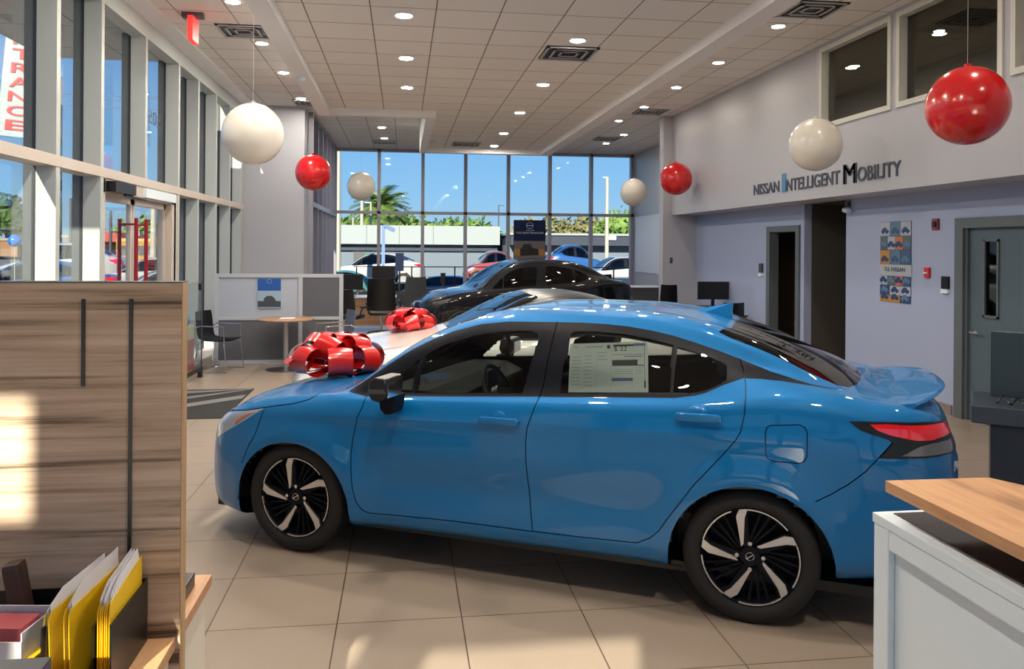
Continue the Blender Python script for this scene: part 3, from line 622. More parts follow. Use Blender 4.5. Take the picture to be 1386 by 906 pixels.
BG = [(3.33, -.01), (3.325, .3), (3.30, .45), (3.275, .525), (3.35, .545), (3.537, .568), (3.651, .578), (3.745, .584), (3.848, .594), (3.907, .566), (3.953, .443), (3.985, .238), (3.995, -.01)]
close = lambda p: p + [p[0]]
GAP = .0026
for pl, ax, a, b in ((TRIM_LOW, 'z', 5, 9.9), (TRIM_TOP, 'z', 5.5, 10.4), (close(FQ), 'z', 6, 9.6), (close(FW), 'z', 6, 9.6), (close(RW), 'z', 6, 9.6), (close(RQ), 'z', 6, 9.6),
                     (close(LAMP), 'z', 3, 7.4), (close(LRED), 'z', 3, 7.4), (close(LLOW), 'z', 3, 7.4), (close(HL), 'z', 3, 9), (close(HA), 'z', 3, 9), (AF, 'z', 0, 7.5), (AR, 'z', 0, 7.5),
                     (WS, 'y', 9.2, 13), (CW, 'y', 8.2, 13), (BG, 'y', 9.2, 13)):
    cut(B.bm, B.lv, pl, ax, a, b)
for pl, a, b in ((DF, 1.5, 7.6), (DB, 1, 7), (DS, 1.5, 10), (DR, 1.5, 10), (FUEL, 3, 7), (BR, 2, 7), (HS, 4.6, 13), (BF, 1.5, 7.4)):
    for d in (-GAP, GAP): cut(B.bm, B.lv, offset(pl, d), 'z', a, b)
FD = DF + DB[1:3] + DS[::-1][1:7] + [(2.373, 1.0219), (1.812, .985)]
RD = [DB[2]] + DS[::-1][1:7] + [(2.481, 1.027), (3.084, 1.065), (3.182, 1.082), (3.235, 1.098), (3.321, 1.139), (3.411, 1.172)] + DR[2:] + [DB[3]]
HOOD = HS + [(1.0, 1.05), (-.1, 1.05), (-.1, .66)]
BFP = [(-.1, 0), (.50, 0)] + BF[::-1] + [(.637, .86), (-.1, .86)]
BRP = BR + [(3.70, .55), (3.70, -.1), (4.6, -.1), (4.6, .90)]
parts = {}
B.bm.verts.index_update()
for f in B.bm.faces:
    c = f.calc_center_median(); v = sum(q[B.lv] for q in f.verts) / len(f.verts); x, y, z = c
    if 1.0 < v < 7.5 and (in_poly(x, z, AF) or in_poly(x, z, AR)): continue
    if 1.5 < v < 7.6 and x < 3.5 and min(seg_dist(x, z, DF), seg_dist(x, z, DB)) < GAP: continue
    if 1.5 < v < 10 and (seg_dist(x, z, DS) < GAP or seg_dist(x, z, DR) < GAP): continue
    if 3 < v < 7 and (seg_dist(x, z, FUEL) < GAP or seg_dist(x, z, BR) < GAP): continue
    if v > 4.6 and .1 < x < 1.0 and seg_dist(x, z, HS) < GAP: continue
    if 1.5 < v < 7.4 and x < .7 and seg_dist(x, z, BF) < GAP: continue
    if v >= 9.2 and in_poly(x, y, WS): k = 'windshield'
    elif v >= 9.2 and in_poly(x, y, BG): k = 'rear_window'
    elif v >= 8.2 and in_poly(x, y, CW + [(1.3, .70)] + WS[::-1][9:]): k = 'cowl'
    elif 5.5 < v < 10.4 and in_poly(x, z, TRIM):
        k = 'window_trim'
        for nm, pl in (('quarter_glass', FQ), ('front_window', FW), ('rear_side_window', RW), ('rear_quarter_glass', RQ)):
            if in_poly(x, z, pl): k = nm
    elif 3 < v < 9 and x < .7 and in_poly(x, z, HA): k = 'reflector'
    elif 3 < v < 9 and x < .7 and in_poly(x, z, HL): k = 'headlight'
    elif 3 < v < 7.4 and x > 3.8 and in_poly(x, z, LRED): k = 'lamp_red'
    elif 3 < v < 7.4 and x > 3.8 and in_poly(x, z, LLOW): k = 'lamp_low'
    elif 3 < v < 7.4 and x > 3.8 and in_poly(x, z, LAMP): k = 'tail_lamp'
    elif 3 < v < 7 and in_poly(x, z, FUEL): k = 'fuel_door'
    elif 1.2 < v < 7.6 and in_poly(x, z, FD): k = 'front_door'
    elif 1.2 < v < 7.9 and in_poly(x, z, RD): k = 'rear_door'
    elif v > 4.6 and x < 1.01 and in_poly(x, z, HOOD): k = 'hood'
    elif x < .65 and in_poly(x, z, BFP): k = 'front_bumper'
    elif x > 3.74 and in_poly(x, z, BRP): k = 'rear_bumper'
    elif x < 1.33 and v < 7.6: k = 'front_fender'
    else: k = 'body_shell'
    parts.setdefault(k, []).append(f)
PM = dict(windshield=MT['car_glass'], rear_window=glass('rear_car_glass', (.34, .36, .34), 1.2, 0, 1.5), cowl=MT['black'], window_trim=MT['satin'], quarter_glass=MT['car_glass'], front_window=MT['car_glass'],
          rear_side_window=MT['car_glass'], rear_quarter_glass=MT['car_glass'], reflector=lens_amber, headlight=lens_clear, grille=MT['black'], lamp_red=lens_red, tail_lamp=MT['black'])
made = {}
for k, fs in parts.items():
    m = PM.get(k, paint_blue)
    if k in ('windshield', 'rear_window', 'cowl', 'grille', 'hood', 'front_bumper', 'rear_bumper', 'body_shell'): made[k] = B.emit(fs, k, m, (-1, 1))
    elif k in ('lamp_red', 'lamp_low', 'reflector'): continue
    else:
        for sgn in (-1, 1): made[k, sgn] = B.emit(fs, k, m, (sgn,), push=.003 if k == 'tail_lamp' else 0)
lo_ = mat('smoked_lens', (.13, .13, .135), .12, coat=1)
for sgn in (-1, 1):
    B.emit(parts['lamp_low'], 'reverse_lens', lo_, (sgn,), made['tail_lamp', sgn], push=.005)
    o = B.emit(parts['lamp_red'], 'brake_lens', lens_red, (sgn,), made['tail_lamp', sgn], push=.006); tag(o, 'red upper lens of the tail lamp')
    o = B.emit(parts['reflector'], 'amber_reflector', lens_amber, (sgn,), made['headlight', sgn], push=.003)
NOLINE = lambda x, y, z, v: (v < 1 or (1.0 < v < 7.5 and (in_poly(x, z, AF) or in_poly(x, z, AR))) or (v >= 9.0 and (in_poly(x, abs(y), WS) or in_poly(x, abs(y), BG)))
                    or (6 < v < 9.8 and (in_poly(x, z, FQ) or in_poly(x, z, FW) or in_poly(x, z, RW) or in_poly(x, z, RQ))) or x < .03 or x > 4.39)
B.liner(NOLINE, MT['black']); B.caps(MT['black'], paint_blue)
B.done()
# wheel housings and floor
for s_ in (.862, 3.455):
    for sgn in (-1, 1):
        n = 20; V = []; wh = MB()
        for l in (.45, .842):
            for i in range(n + 1):
                a = PI * i / n; V.append((s_ - 2.2 - .40 * math.cos(a), sgn * l, .27 + .40 * math.sin(a)))
        wh.add(V, [(i, i + 1, n + 2 + i, n + 1 + i) for i in range(n)])
        wh.add([(s_ - 2.2 - .40, sgn * .45, .1), (s_ - 2.2 + .40, sgn * .45, .1)] + [(s_ - 2.2 + .40 * math.cos(PI * i / n), sgn * .45, .27 + .40 * math.sin(PI * i / n)) for i in range(n + 1)], [tuple(range(n + 3))])
        wh.build('wheel_housing', 'black', car, weld=True)
MB().box((-1.9, -.72, .17), (2.0, .72, .22)).build('underbody', 'black', car); MB().box((-2.0, -.70, .17), (-1.72, .70, .60)).build('bumper_core', 'black', car)
for s_ in (.862, 3.455):
    for sgn in (-1, 1): make_wheel(car, s_, sgn)
# cabin
L0 = lambda s_, l, z: Vector((s_ - 2.2, -l, z))
dsh = MB(); dsh.prism([(-.98, .70), (-.98, .93), (-.80, .985), (-.55, .985), (-.42, .93), (-.40, .72)], -.68, .68, 'xz'); dsh.build('dashboard', mat('dash_plastic', (.018, .019, .02), .7, spec=.2), car, bevel=.02)
MB().box((-.40, -.64, .80), (-.37, -.25, .96)).build('instrument_panel', 'black', car)
tv = MB().box((-.41, -.11, .86), (-.395, .13, 1.03)); tv.build('center_screen', 'screen', car, bevel=.008)
sw = MB(); Ms = Matrix.Translation(L0(1.98, .36, .93)) @ Matrix.Rotation(math.radians(66), 4, 'Y')
sw.tube([Ms @ Vector((.185 * math.cos(2 * PI * i / 28), .185 * math.sin(2 * PI * i / 28), 0)) for i in range(28)], .014, 8, True)
sw.cyl(Ms @ Vector((0, 0, -.02)), Ms @ Vector((0, 0, .02)), .06); sw.box((-.02, -.18, -.01), (.02, .18, .01), Ms); sw.box((0, -.015, -.01), (.18, .015, .01), Ms)
sw.build('steering_wheel', 'black', car, smooth=True)
seat(car, .12, -.36); seat(car, .12, .36); seat(car, 1.06, 0, 'rear_bench', True, .48)
MB().box((1.12, -.60, .84), (1.66, .60, .86)).build('parcel_shelf', 'satin', car)
# side mirrors
for sgn in (-1, 1):
    y = sgn
    mr = MB(); mr.prism([(-.70, 1.035), (-.69, 1.095), (-.66, 1.118), (-.60, 1.115), (-.585, 1.09), (-.59, 1.02), (-.63, .985), (-.68, .995)], y * .90, y * 1.10, 'xz')
    mo = mr.build('mirror_housing', 'black', car, bevel=.012, seg=3)
    MB().prism([(-.70, 1.03), (-.69, 1.055), (-.60, 1.058), (-.59, 1.035)], y * 1.098, y * 1.104, 'xz').build('turn_signal', 'dgrey', mo)
    st = MB(); st.prism([(-.69, .925), (-.70, 1.0), (-.60, 1.0), (-.62, .90), (-.66, .895)], y * .84, y * .98, 'xz'); st.build('mirror_arm', 'satin', mo, bevel=.008)
    MB().box((-.588, min(y * .93, y * 1.08), 1.01), (-.583, max(y * .93, y * 1.08), 1.09)).build('mirror_glass', 'chrome', mo)
# door handles with recessed cups
for sgn in (-1, 1):
    for nm, sc0, z0, yy, cupz in (('front_door', 2.165, .894, .858, .894), ('rear_door', 3.205, .994, .850, .994)):
        h = MB(); x0 = sc0 - 2.2
        P_ = [(-.115, -.012), (-.10, .016), (.10, .018), (.118, .006), (.115, -.016), (.09, -.022), (-.09, -.022)]
        h.prism([(x0 + a, z0 + b_) for a, b_ in P_], sgn * (yy + .012), sgn * (yy + .036), 'xz')
        h.box((x0 - .105, min(sgn * yy, sgn * (yy + .02)) - .006, z0 - .01), (x0 - .08, max(sgn * yy, sgn * (yy + .02)), z0 + .01)); h.box((x0 + .08, min(sgn * yy, sgn * (yy + .02)) - .006, z0 - .01), (x0 + .105, max(sgn * yy, sgn * (yy + .02)), z0 + .01))
        ho = h.build('door_handle', paint_blue, made[nm, sgn], bevel=.006, seg=3, smooth=True)
        cu = MB(); cu.sphere((x0, sgn * (yy - .019), z0 - .004), 1, .062, .026, .056, 20, 10); cu.build('handle_cup', paint_blue, ho, smooth=True)
# shark fin antenna and trunk spoiler
an = MB(); an.add([L0(3.08, 0, 1.452), L0(3.30, .035, 1.40), L0(3.30, -.035, 1.40), L0(3.31, .012, 1.505), L0(3.31, -.012, 1.505), L0(3.14, .03, 1.44), L0(3.14, -.03, 1.44)],
                 [(0, 5, 3), (5, 1, 3), (0, 3, 4), (0, 4, 6), (6, 4, 2), (1, 2, 4, 3), (0, 6, 2, 1, 5)])
an.build('antenna_fin', paint_blue, car)
sp = MB(); ys = np.linspace(-.64, .64, 33); n = 7; V = []
for y in ys:
    q = abs(y) / .64; te = 4.395 - .19 * q ** 2.8; le = te - .27 + .04 * q; zt_ = 1.135 - .045 * q ** 3; zl = 1.100 - .035 * q ** 2
    for a, z in ((le, zl - .006), (le + .08, zl + .006), (te - .09, zt_ - .012), (te - .012, zt_), (te, zt_ - .008), (te - .025, zt_ - .035), (te - .07, zt_ - .075)): V.append(L0(a, y, z))
sp.add(V, [(i * n + k, i * n + (k + 1) % n, (i + 1) * n + (k + 1) % n, (i + 1) * n + k) for i in range(len(ys) - 1) for k in range(n)] + [tuple(range(n)), tuple(range(len(V) - 1, len(V) - n - 1, -1))])
sp.build('trunk_spoiler', paint_blue, car, smooth=True)
# price sheet on the rear door glass
st0 = [L0(2.501, .655, 1.295), L0(2.915, .612, 1.322), L0(2.946, .762, 1.079), L0(2.52, .765, 1.05)]
TL, TR, BR_, BL = st0
SN = ((TR - TL).cross(BL - TL)).normalized(); SN = SN if SN.y < 0 else -SN
def sp_(u, v, o=0.0): return TL.lerp(TR, u).lerp(BL.lerp(BR_, u), v) + SN * o
def sheet(name, m, u0, v0, u1, v1, o, parent, t=.0006):
    c = [sp_(u0, v0, o), sp_(u1, v0, o), sp_(u1, v1, o), sp_(u0, v1, o)]; d = [p - SN * t for p in c]
    return MB().add(c + d, [(0, 1, 2, 3), (7, 6, 5, 4), (0, 4, 5, 1), (1, 5, 6, 2), (2, 6, 7, 3), (3, 7, 4, 0)]).build(name, m, parent)
sg_ = MB(); n = 12
sg_.add([sp_(i / n, j / n, 0) for j in range(n + 1) for i in range(n + 1)] + [sp_(i / n, j / n, -.0006) for j in range(n + 1) for i in range(n + 1)],
        [(j * (n + 1) + i, j * (n + 1) + i + 1, (j + 1) * (n + 1) + i + 1, (j + 1) * (n + 1) + i) for j in range(n) for i in range(n)] + [(k0 + j * (n + 1) + i, k0 + (j + 1) * (n + 1) + i, k0 + (j + 1) * (n + 1) + i + 1, k0 + j * (n + 1) + i + 1) for k0 in ((n + 1) ** 2,) for j in range(n) for i in range(n)])
stk = sg_.build('price_sticker', mat('sticker_paper', (.84, .92, .88), .6), car); tag(stk, 'pale price sheet inside the rear door glass')
ink = mat('print_ink', (.06, .065, .07), .6); inkb = mat('print_blue', (.16, .24, .48), .6); inkg = mat('print_grey', (.33, .37, .37), .6)
pr = MB()
def pq(mb, u0, v0, u1, v1, o=.0012):
    nn = max(1, int((v1 - v0) * 14), int((u1 - u0) * 14))
    for i in range(nn):
        if v1 - v0 > u1 - u0: a_, b_, c_, d_ = u0, v0 + (v1 - v0) * i / nn, u1, v0 + (v1 - v0) * (i + 1) / nn
        else: a_, b_, c_, d_ = u0 + (u1 - u0) * i / nn, v0, u0 + (u1 - u0) * (i + 1) / nn, v1
        c = [sp_(a_, b_, o), sp_(c_, b_, o), sp_(c_, d_, o), sp_(a_, d_, o)]; d = [p - SN * .0008 for p in c]
        mb.add(c + d, [(0, 1, 2, 3), (7, 6, 5, 4), (0, 4, 5, 1), (1, 5, 6, 2), (2, 6, 7, 3), (3, 7, 4, 0)])
for a in ((.56, .045, .82, .085), (.55, .36, .87, .48), (.55, .465, .95, .48), (.955, .06, .96, .9), (.55, .25, .95, .256), (.48, .05, .52, .12), (.95, .78, .97, .92)): pq(pr, *a)
pr.build('printed_bands', ink, stk)
pb = MB(); pq(pb, .82, .03, .97, .08); pq(pb, .55, .72, .81, .78); pq(pb, .70, .285, .93, .30); pb.build('printed_blue_bands', inkb, stk)
pg_ = MB()
for i in range(9): pq(pg_, .03, .28 + .07 * i, .03 + R_.uniform(.10, .15), .288 + .07 * i); pq(pg_, .19, .26 + .075 * i, .19 + R_.uniform(.08, .14), .268 + .075 * i)
for i in range(3): pq(pg_, .36, .20 + .07 * i, .36 + R_.uniform(.09, .14), .208 + .07 * i); pq(pg_, .58, .55 + .04 * i, .80, .556 + .04 * i); pq(pg_, .84, .52 + .05 * i, .93, .527 + .05 * i)
pq(pg_, .20, .07, .42, .085); pq(pg_, .05, .07, .10, .085); pq(pg_, .35, .18, .352, .95); pq(pg_, .54, .05, .542, .95); pq(pg_, .80, .5, .802, .95)
pg_.build('printed_lines', inkg, stk)
Xs = (TR - TL).normalized(); Ys = SN.cross(Xs).normalized()
def stext(body, u, v, wd, ht, m):
    o = text('printed_text', body, m, (0, 0, 0), (1, 0, 0), (0, 1, 0), wd, ht, depth=.0002)
    Mx = o.matrix_world.copy(); A_ = Matrix.Identity(4); p = sp_(u, v, .0015)
    for r in range(3): A_[r][0] = Xs[r]; A_[r][1] = Ys[r]; A_[r][2] = SN[r]; A_[r][3] = p[r]
    o.parent = stk; o.matrix_parent_inverse = Matrix.Identity(4); o.matrix_basis = A_ @ Mx
stext('$ 22', .57, .19, .07, .028, ink)

# ---------------------------------------------------------------- simple builder for the other cars
def plain_car(root, K_, L, paint, cuts, wheels, ds=.04, nv=2, R=.33, roof=None, SH=2.2, scale=(1, 1, 1), glassm=None, lat=.86, detail=True, lampm=None, headm=None):
    Bc = Body(K_, L, ds, nv, root, SH, scale)
    for pl, ax, a, b in cuts['cuts']: cut(Bc.bm, Bc.lv, pl, ax, a, b)
    Bc.bm.verts.index_update(); ps = {}
    for f in Bc.bm.faces:
        c = f.calc_center_median(); v = sum(q[Bc.lv] for q in f.verts) / len(f.verts)
        k = cuts['fn'](c.x, c.y, c.z, v)
        if k: ps.setdefault(k, []).append(f)
    out = {}
    cm = {'windshield': glassm, 'rear_window': glassm, 'side_window': glassm, 'window_trim': MT['satin'], 'headlight': headm or lens_clear, 'tail_lamp': lampm or lens_red, 'roof_panel': roof or paint, 'grille': MT['black'], 'lower_trim': MT['black']}
    for k, fs in ps.items():
        if k in ('side_window', 'headlight', 'tail_lamp'):
            for sgn in (-1, 1): Bc.emit(fs, k, cm[k], (sgn,))
        else: out[k] = Bc.emit(fs, k, cm.get(k, paint), (-1, 1))
    Bc.caps(MT['black'], paint)
    Bc.done()
    MB().box(((.35 - SH) * scale[0], -.62 * scale[1], .2), ((L - .35 - SH) * scale[0], .62 * scale[1], .72)).build('interior_floor', 'black', root)
    for s_ in wheels:
        for sgn in (-1, 1):
            x0 = (s_ - SH) * scale[0]; wp_ = MB(); wp_.box((x0 - .42, min(sgn * .3, sgn * (lat - .02)), .15), (x0 + .42, max(sgn * .3, sgn * (lat - .02)), .62))
            wp_.build('wheel_housing', 'black', root)
            if detail: make_wheel(root, s_, sgn, R, lat, R - .08, SH=SH, sc_=scale)
            else:
                c = MB().cyl((x0, sgn * (lat - .2), R), (x0, sgn * lat, R), R, 28); wo = c.build('wheel', 'rubber', root)
                MB().cyl((x0, sgn * (lat - .01), R), (x0, sgn * (lat + .008), R), R * .66, 20).build('rim', alloy, wo)
    return out
def sedan_cuts(K_, TR_, WIN, WSp, BGp, AF_, AR_, LM, HLp, trim_lo=5.5):
    cs = [(close(TR_), 'z', 5, 10.2)] + [(close(p), 'z', 6, 9.8) for p in WIN] + [(AF_, 'z', 0, 7.5), (AR_, 'z', 0, 7.5), (WSp, 'y', 9, 13), (BGp, 'y', 9, 13), (close(LM), 'z', 3, 8), (close(HLp), 'z', 3, 9)]
    def fn(x, y, z, v):
        if 1.0 < v < 7.5 and (in_poly(x, z, AF_) or in_poly(x, z, AR_)): return None
        if v >= 9 and in_poly(x, y, WSp): return 'windshield'
        if v >= 9 and in_poly(x, y, BGp): return 'rear_window'
        if 5.5 < v < 10.2 and in_poly(x, z, TR_):
            for p in WIN:
                if in_poly(x, z, p): return 'side_window'
            return 'window_trim'
        if 3 < v < 9 and x < .8 and in_poly(x, z, HLp): return 'headlight'
        if 3 < v < 8 and x > 3.4 and in_poly(x, z, LM): return 'tail_lamp'
        if v > 9 and WSp[0][0] < x < BGp[-1][0]: return 'roof_panel'
        return 'body_shell'
    return {'cuts': cs, 'fn': fn}
SED = sedan_cuts(K, TRIM, [FQ, FW, RW, RQ], WS, BG, AF, AR, LAMP, HL)
# the low white coupe beyond the sedan
zc = car_root(-1.396, 2.973, .538, 'coupe', 'low white sports coupe with black roof and red bow on its long hood', 'car')
ZT = [(1.62, .90), (2.4, .895), (3.0, .935), (3.45, .985), (3.62, 1.035), (3.4, 1.09), (3.1, 1.165), (2.8, 1.215), (2.6, 1.22), (2.35, 1.185), (2.1, 1.105), (1.8, .975)]
ZW = [[(1.80, .925), (2.4, .915), (3.05, .955), (3.30, 1.02), (3.1, 1.125), (2.8, 1.185), (2.6, 1.19), (2.35, 1.155), (2.1, 1.07)]]
ZWS = [(1.58, -.01), (1.60, .3), (1.66, .5), (1.74, .62), (1.85, .645), (2.1, .60), (2.33, .555), (2.42, .50), (2.40, .2), (2.39, -.01)]
ZBG = [(3.15, -.01), (3.14, .4), (3.2, .49), (3.6, .52), (3.88, .50), (3.98, .3), (4.0, -.01)]
plain_car(zc, KZ, 4.38, paint_cream, sedan_cuts(KZ, ZT, ZW, ZWS, ZBG, arch(.90, .39, .36, .30), arch(3.45, .40, .38, .30), [(4.05, .88), (4.2, .92), (4.4, .9), (4.4, .8), (4.1, .80)], [(.25, .60), (.5, .68), (.75, .73), (.5, .74), (.25, .69)]),
          (.90, 3.45), .035, 3, .335, MT['black'], 2.2, (.974, 1.102, 1.052), MT['dark_glass'], .96)
kb = MB(); kb.tube([((x - 2.2) * .974, -y * 1.102 - .01, z * 1.052) for x, y, z in ((1.75, .72, .965), (2.1, .655, 1.13), (2.35, .605, 1.21), (2.6, .585, 1.245), (2.8, .58, 1.24), (3.1, .595, 1.19), (3.4, .62, 1.105), (3.7, .65, 1.03))], .010, 6)
kb.build('roof_rail', 'chrome', zc)
# black crossover near the back windows
bc = car_root(-3.60, 9.8, .60, 'crossover', 'glossy black crossover parked before the back windows', 'car')
plain_car(bc, K, 4.42, paint_black, SED, (.862, 3.455), .04, 3, .355, None, 2.2, (.96, 1.12, 1.077), MT['dark_glass'], .96, True, MT['black'], MT['black'])
ca = MB(); ca.tube([(-1.98 - .06 * math.cos(a), .80 * math.sin(a) * 1.05, .70) for a in [(-PI / 2 + .5) + (PI - 1.0) * i / 12 for i in range(13)]], .012, 6); ca.build('grille_bar', 'chrome', bc)

# ------------------------------------------------------------------ ceiling lights and vents
ORD = ['farthest', 'second farthest', 'third farthest', 'fourth farthest', 'fifth farthest', 'sixth farthest', 'seventh farthest', 'eighth farthest', 'ninth farthest', 'tenth farthest']
def downlights(pts, z, where, group):  # nearest entries of the long rows are unseen, added for lighting
    pts = sorted(pts, key=lambda p: -p[1])
    for i, (x, y) in enumerate(pts):
        o = MB().lathe([(.105, -.002), (.105, -.010), (.078, -.012), (.074, -.003)], (0, 0, 0), 24).build('downlight', 'band'); o.location = (x, y, z)
        tag(o, '%s round downlight %s' % (ORD[i] if len(pts) > 1 else 'single', where), 'ceiling light', group)
        MB().lathe([(.074, -.004), (.070, -.0115), (.05, -.013), (0, -.0135)], (0, 0, 0), 20).build('lamp_disc', 'lamp_soft' if z == H1 and x > 4 else 'lamp', o)
downlights([(1.84, 8.35), (1.88, 10.69), (1.90, 12.98), (1.94, 15.39), (1.98, 17.35), (1.82, 6.0), (1.82, 3.7), (1.82, 1.3)], H2, 'in the right row of the middle ceiling', 'downlights in the right row of the middle ceiling')
downlights([(0, 7.72), (.03, 9.46), (.05, 11.21), (0, 5.9), (0, 4.1), (0, 2.3)], H2, 'in the left row of the middle ceiling', 'downlights in the left row of the middle ceiling')
downlights([(4.5, 9.15), (4.53, 11.07), (4.54, 12.9), (4.57, 14.8), (4.54, 16.5), (5.22, 18.5), (5.2, 20.1), (4.5, 7.2), (4.5, 5.3), (4.5, 3.4)], H1, 'in the ceiling along the lettered wall', 'downlights along the right side ceiling')
downlights([(-1.88, 11.04), (-1.86, 12.85), (-1.86, 15.05), (-1.88, 9.2), (-1.88, 7.3), (-1.88, 5.4)], H1, 'in the ceiling along the left windows', 'downlights along the left side ceiling')
downlights([(-.48, 18.4), (-.46, 20.2)], H1, 'in the far left ceiling above the small white balloon', 'downlights in the far left ceiling')
downlights([(6.57, 10.96), (6.53, 9.02)], H1, 'seen through the upper right windows', 'downlights behind the upper windows')
def vent(x, y, z, label):
    o = empty('ceiling_vent', (x, y, z), 0, label, 'air vent')
    MB().box((-.30, -.30, -.006), (.30, .30, -.002)).build('backing', 'black', o)
    f = MB()
    for r in (.29, .20, .11):
        t = .028
        for a in (((-r, -r), (r, -r + t)), ((-r, r - t), (r, r)), ((-r, -r), (-r + t, r)), ((r - t, -r), (r, r))): f.box((a[0][0], a[0][1], -.022), (a[1][0], a[1][1], -.014 + .004 * (r > .25)))
    f.build('louver_ring', 'vent', o)
vent(1.86, 8.92, H2, 'square louvered vent between two downlights of the middle ceiling')
vent(1.35, 17.2, H2, 'square louvered vent in the middle ceiling nearest the back windows')
vent(4.55, 8.45, H1, 'square vent beside the nearest downlight of the lettered wall')
vent(4.85, 15.3, H1, 'square vent in the right side ceiling before the pier')
vent(5.0, 19.3, H1, 'square vent in the far right ceiling by the back windows')
vent(-2.0, 10.45, H1, 'square vent in the left ceiling by the exit sign')
vent(-1.75, 15.5, H1, 'square vent in the left ceiling just before the pier')
vent(-.47, 21.0, H1, 'square vent in the far left ceiling by the back windows')
hv = MB().box((6.25, 8.1, H1 - .012), (6.95, 9.1, H1 - .002)).build('ceiling_hatch', 'black'); tag(hv, 'dark open grille in the ceiling behind the upper windows', 'ceiling hatch')
def dome(x, y, z, label):
    o = MB().lathe([(.055, 0), (.055, -.02), (.045, -.035), (.02, -.05), (0, -.052)], (0, 0, 0), 20).build('smoke_detector', 'white', smooth=True); o.location = (x, y, z); tag(o, label, 'smoke detector')
dome(-1.28, 10.3, HB, 'small white round detector on the left ceiling border')
dome(.62, 16.9, H2, 'small dark round detector on the ceiling near the back windows')
# exit sign
ex = empty('exit_sign', (-2.44, 9.75, H1), 0, 'red exit sign hanging from the ceiling by the left windows', 'exit sign')
MB().box((-.12, -.05, -.06), (.12, .05, -.002)).build('canopy_plate', 'dgrey', ex)
MB().box((-.03, -.14, -.34), (.03, .14, -.06)).build('sign_panel', 'exit', ex, bevel=.005)

# ------------------------------------------------------------------ balloons
def balloon(p, r, m, label, top, sx=1.0):
    o = empty('balloon', p, 0, label, 'balloon', None)
    s = MB(); prof = []
    for i in range(25):
        t = PI * i / 24; rr = r * math.sin(t) * sx; h = -r * math.cos(t) * (1 + .04 * (math.cos(t) < 0))
        prof.append((max(rr, 0), -h * -1))
    s.lathe(prof, (0, 0, 0), 40); s.build('balloon_skin', m, o, smooth=True)
    MB().lathe([(.012, r * .99), (.02, r + .012), (.026, r + .03), (.0, r + .03)], (0, 0, 0), 12).build('knot', m, o)
    MB().cyl((0, 0, r + .02), (0, 0, top - p[2]), .0016, 5).build('string', 'string', o)
balloon((-1.49, 8.28, 2.93), .302, MT['white_b'], 'large white balloon nearest the left windows', H1)
balloon((-1.50, 13.83, 3.05), .300, MT['red'], 'red balloon hanging near the left pier', H1)
balloon((-.88, 17.33, 3.09), .300, MT['white_b'], 'small looking white balloon before the back windows at left', H1)
balloon((5.02, 16.96, 3.03), .298, MT['white_b'], 'white balloon farthest along the right side', H1)
balloon((5.09, 14.44, 3.12), .300, MT['red'], 'red balloon hanging before the right pier', H1)
balloon((4.74, 8.69, 3.03), .300, MT['white_b'], 'white balloon above the wall lettering', H1)
balloon((4.34, 5.66, 2.94), .298, MT['red'], 'largest red balloon at the upper right', H1)

# ------------------------------------------------------------------ wall lettering, poster and fittings on the right wall
ls = empty('wall_lettering', (5.48, 10.0, 2.66), 0, 'dark raised lettering across the upper right wall', 'wall sign')
ink_d = mat('letter_navy', (.045, .055, .085), .4); ink_l = mat('letter_blue', (.06, .22, .40), .4)
def wt(body, ya, yb, z, h, m, bold=0.0): text('letters', body, m, (5.474, ya, z), (0, -1, 0), (0, 0, 1), ya - yb, h, ls, .006, bold)
wt('NISSAN', 11.92, 11.07, 2.660, .165, ink_d, .01)
wt('I', 10.98, 10.86, 2.645, .27, ink_l, .03); wt('NTELLIGENT', 10.84, 9.43, 2.650, .175, ink_d, .01)
wt('M', 9.35, 9.085, 2.64, .24, ink_d, .0); wt('M', 9.335, 9.07, 2.64, .24, ink_d, .0); wt('M', 9.32, 9.055, 2.64, .24, ink_d, .0); wt('OBILITY', 9.03, 8.18, 2.645, .175, ink_d, .01)
po = empty('wall_poster', (6.02, 9.09, 1.70), 0, 'tall poster of many small cars on the right wall', 'poster')
cols = {'w': (.42, .46, .52), 'o': (.55, .17, .07), 'y': (.48, .24, .04), 'b': (.05, .10, .22), 'g': (.10, .13, .14), 'n': (.03, .06, .17), 'c': (.10, .20, .32)}
pmats = {k: mat('poster_' + n, v, .4) for (k, v), n in zip(cols.items(), ('white', 'orange', 'yellow', 'blue', 'grey', 'navy', 'cyan'))}
def pcell(ya, yb, za, zb, m, nm='color_block', x=6.0): return MB().box((x - 6.02 - .004, yb - 9.09, zb - 1.70), (x - 6.02, ya - 9.09, za - 1.70)).build(nm, m, po)
pcell(9.40, 8.78, 2.17, 1.63, pmats['n'], 'poster_sheet', 6.018); pcell(9.40, 8.78, 1.53, 1.24, pmats['n'], 'poster_sheet', 6.018)
pcell(9.42, 8.77, 1.64, 1.50, pmats['w'], 'white_band', 6.016)
text('band_letters', 'TU. NISSAN', ink_d, (6.008, 9.31, 1.555), (0, -1, 0), (0, 0, 1), .42, .05, po, .001)
def carpic(y, z, w, m):
    s = MB(); pts = [(-.5, .0), (-.5, .18), (-.28, .24), (-.12, .42), (.2, .42), (.38, .24), (.5, .2), (.5, 0)]
    s.add([(-.012, y - 9.09 + a * w, z - 1.70 + b_ * w) for a, b_ in pts] + [(-.009, y - 9.09 + a * w, z - 1.70 + b_ * w) for a, b_ in pts], [tuple(range(8)), tuple(range(15, 7, -1))] + [(i, (i + 1) % 8, 8 + (i + 1) % 8, 8 + i) for i in range(8)])
    for a in (-.28, .28): s.cyl((-.012, y - 9.09 + a * w, z - 1.70), (-.015, y - 9.09 + a * w, z - 1.70), w * .11, 10)
    return s.build('printed_car', m, po)
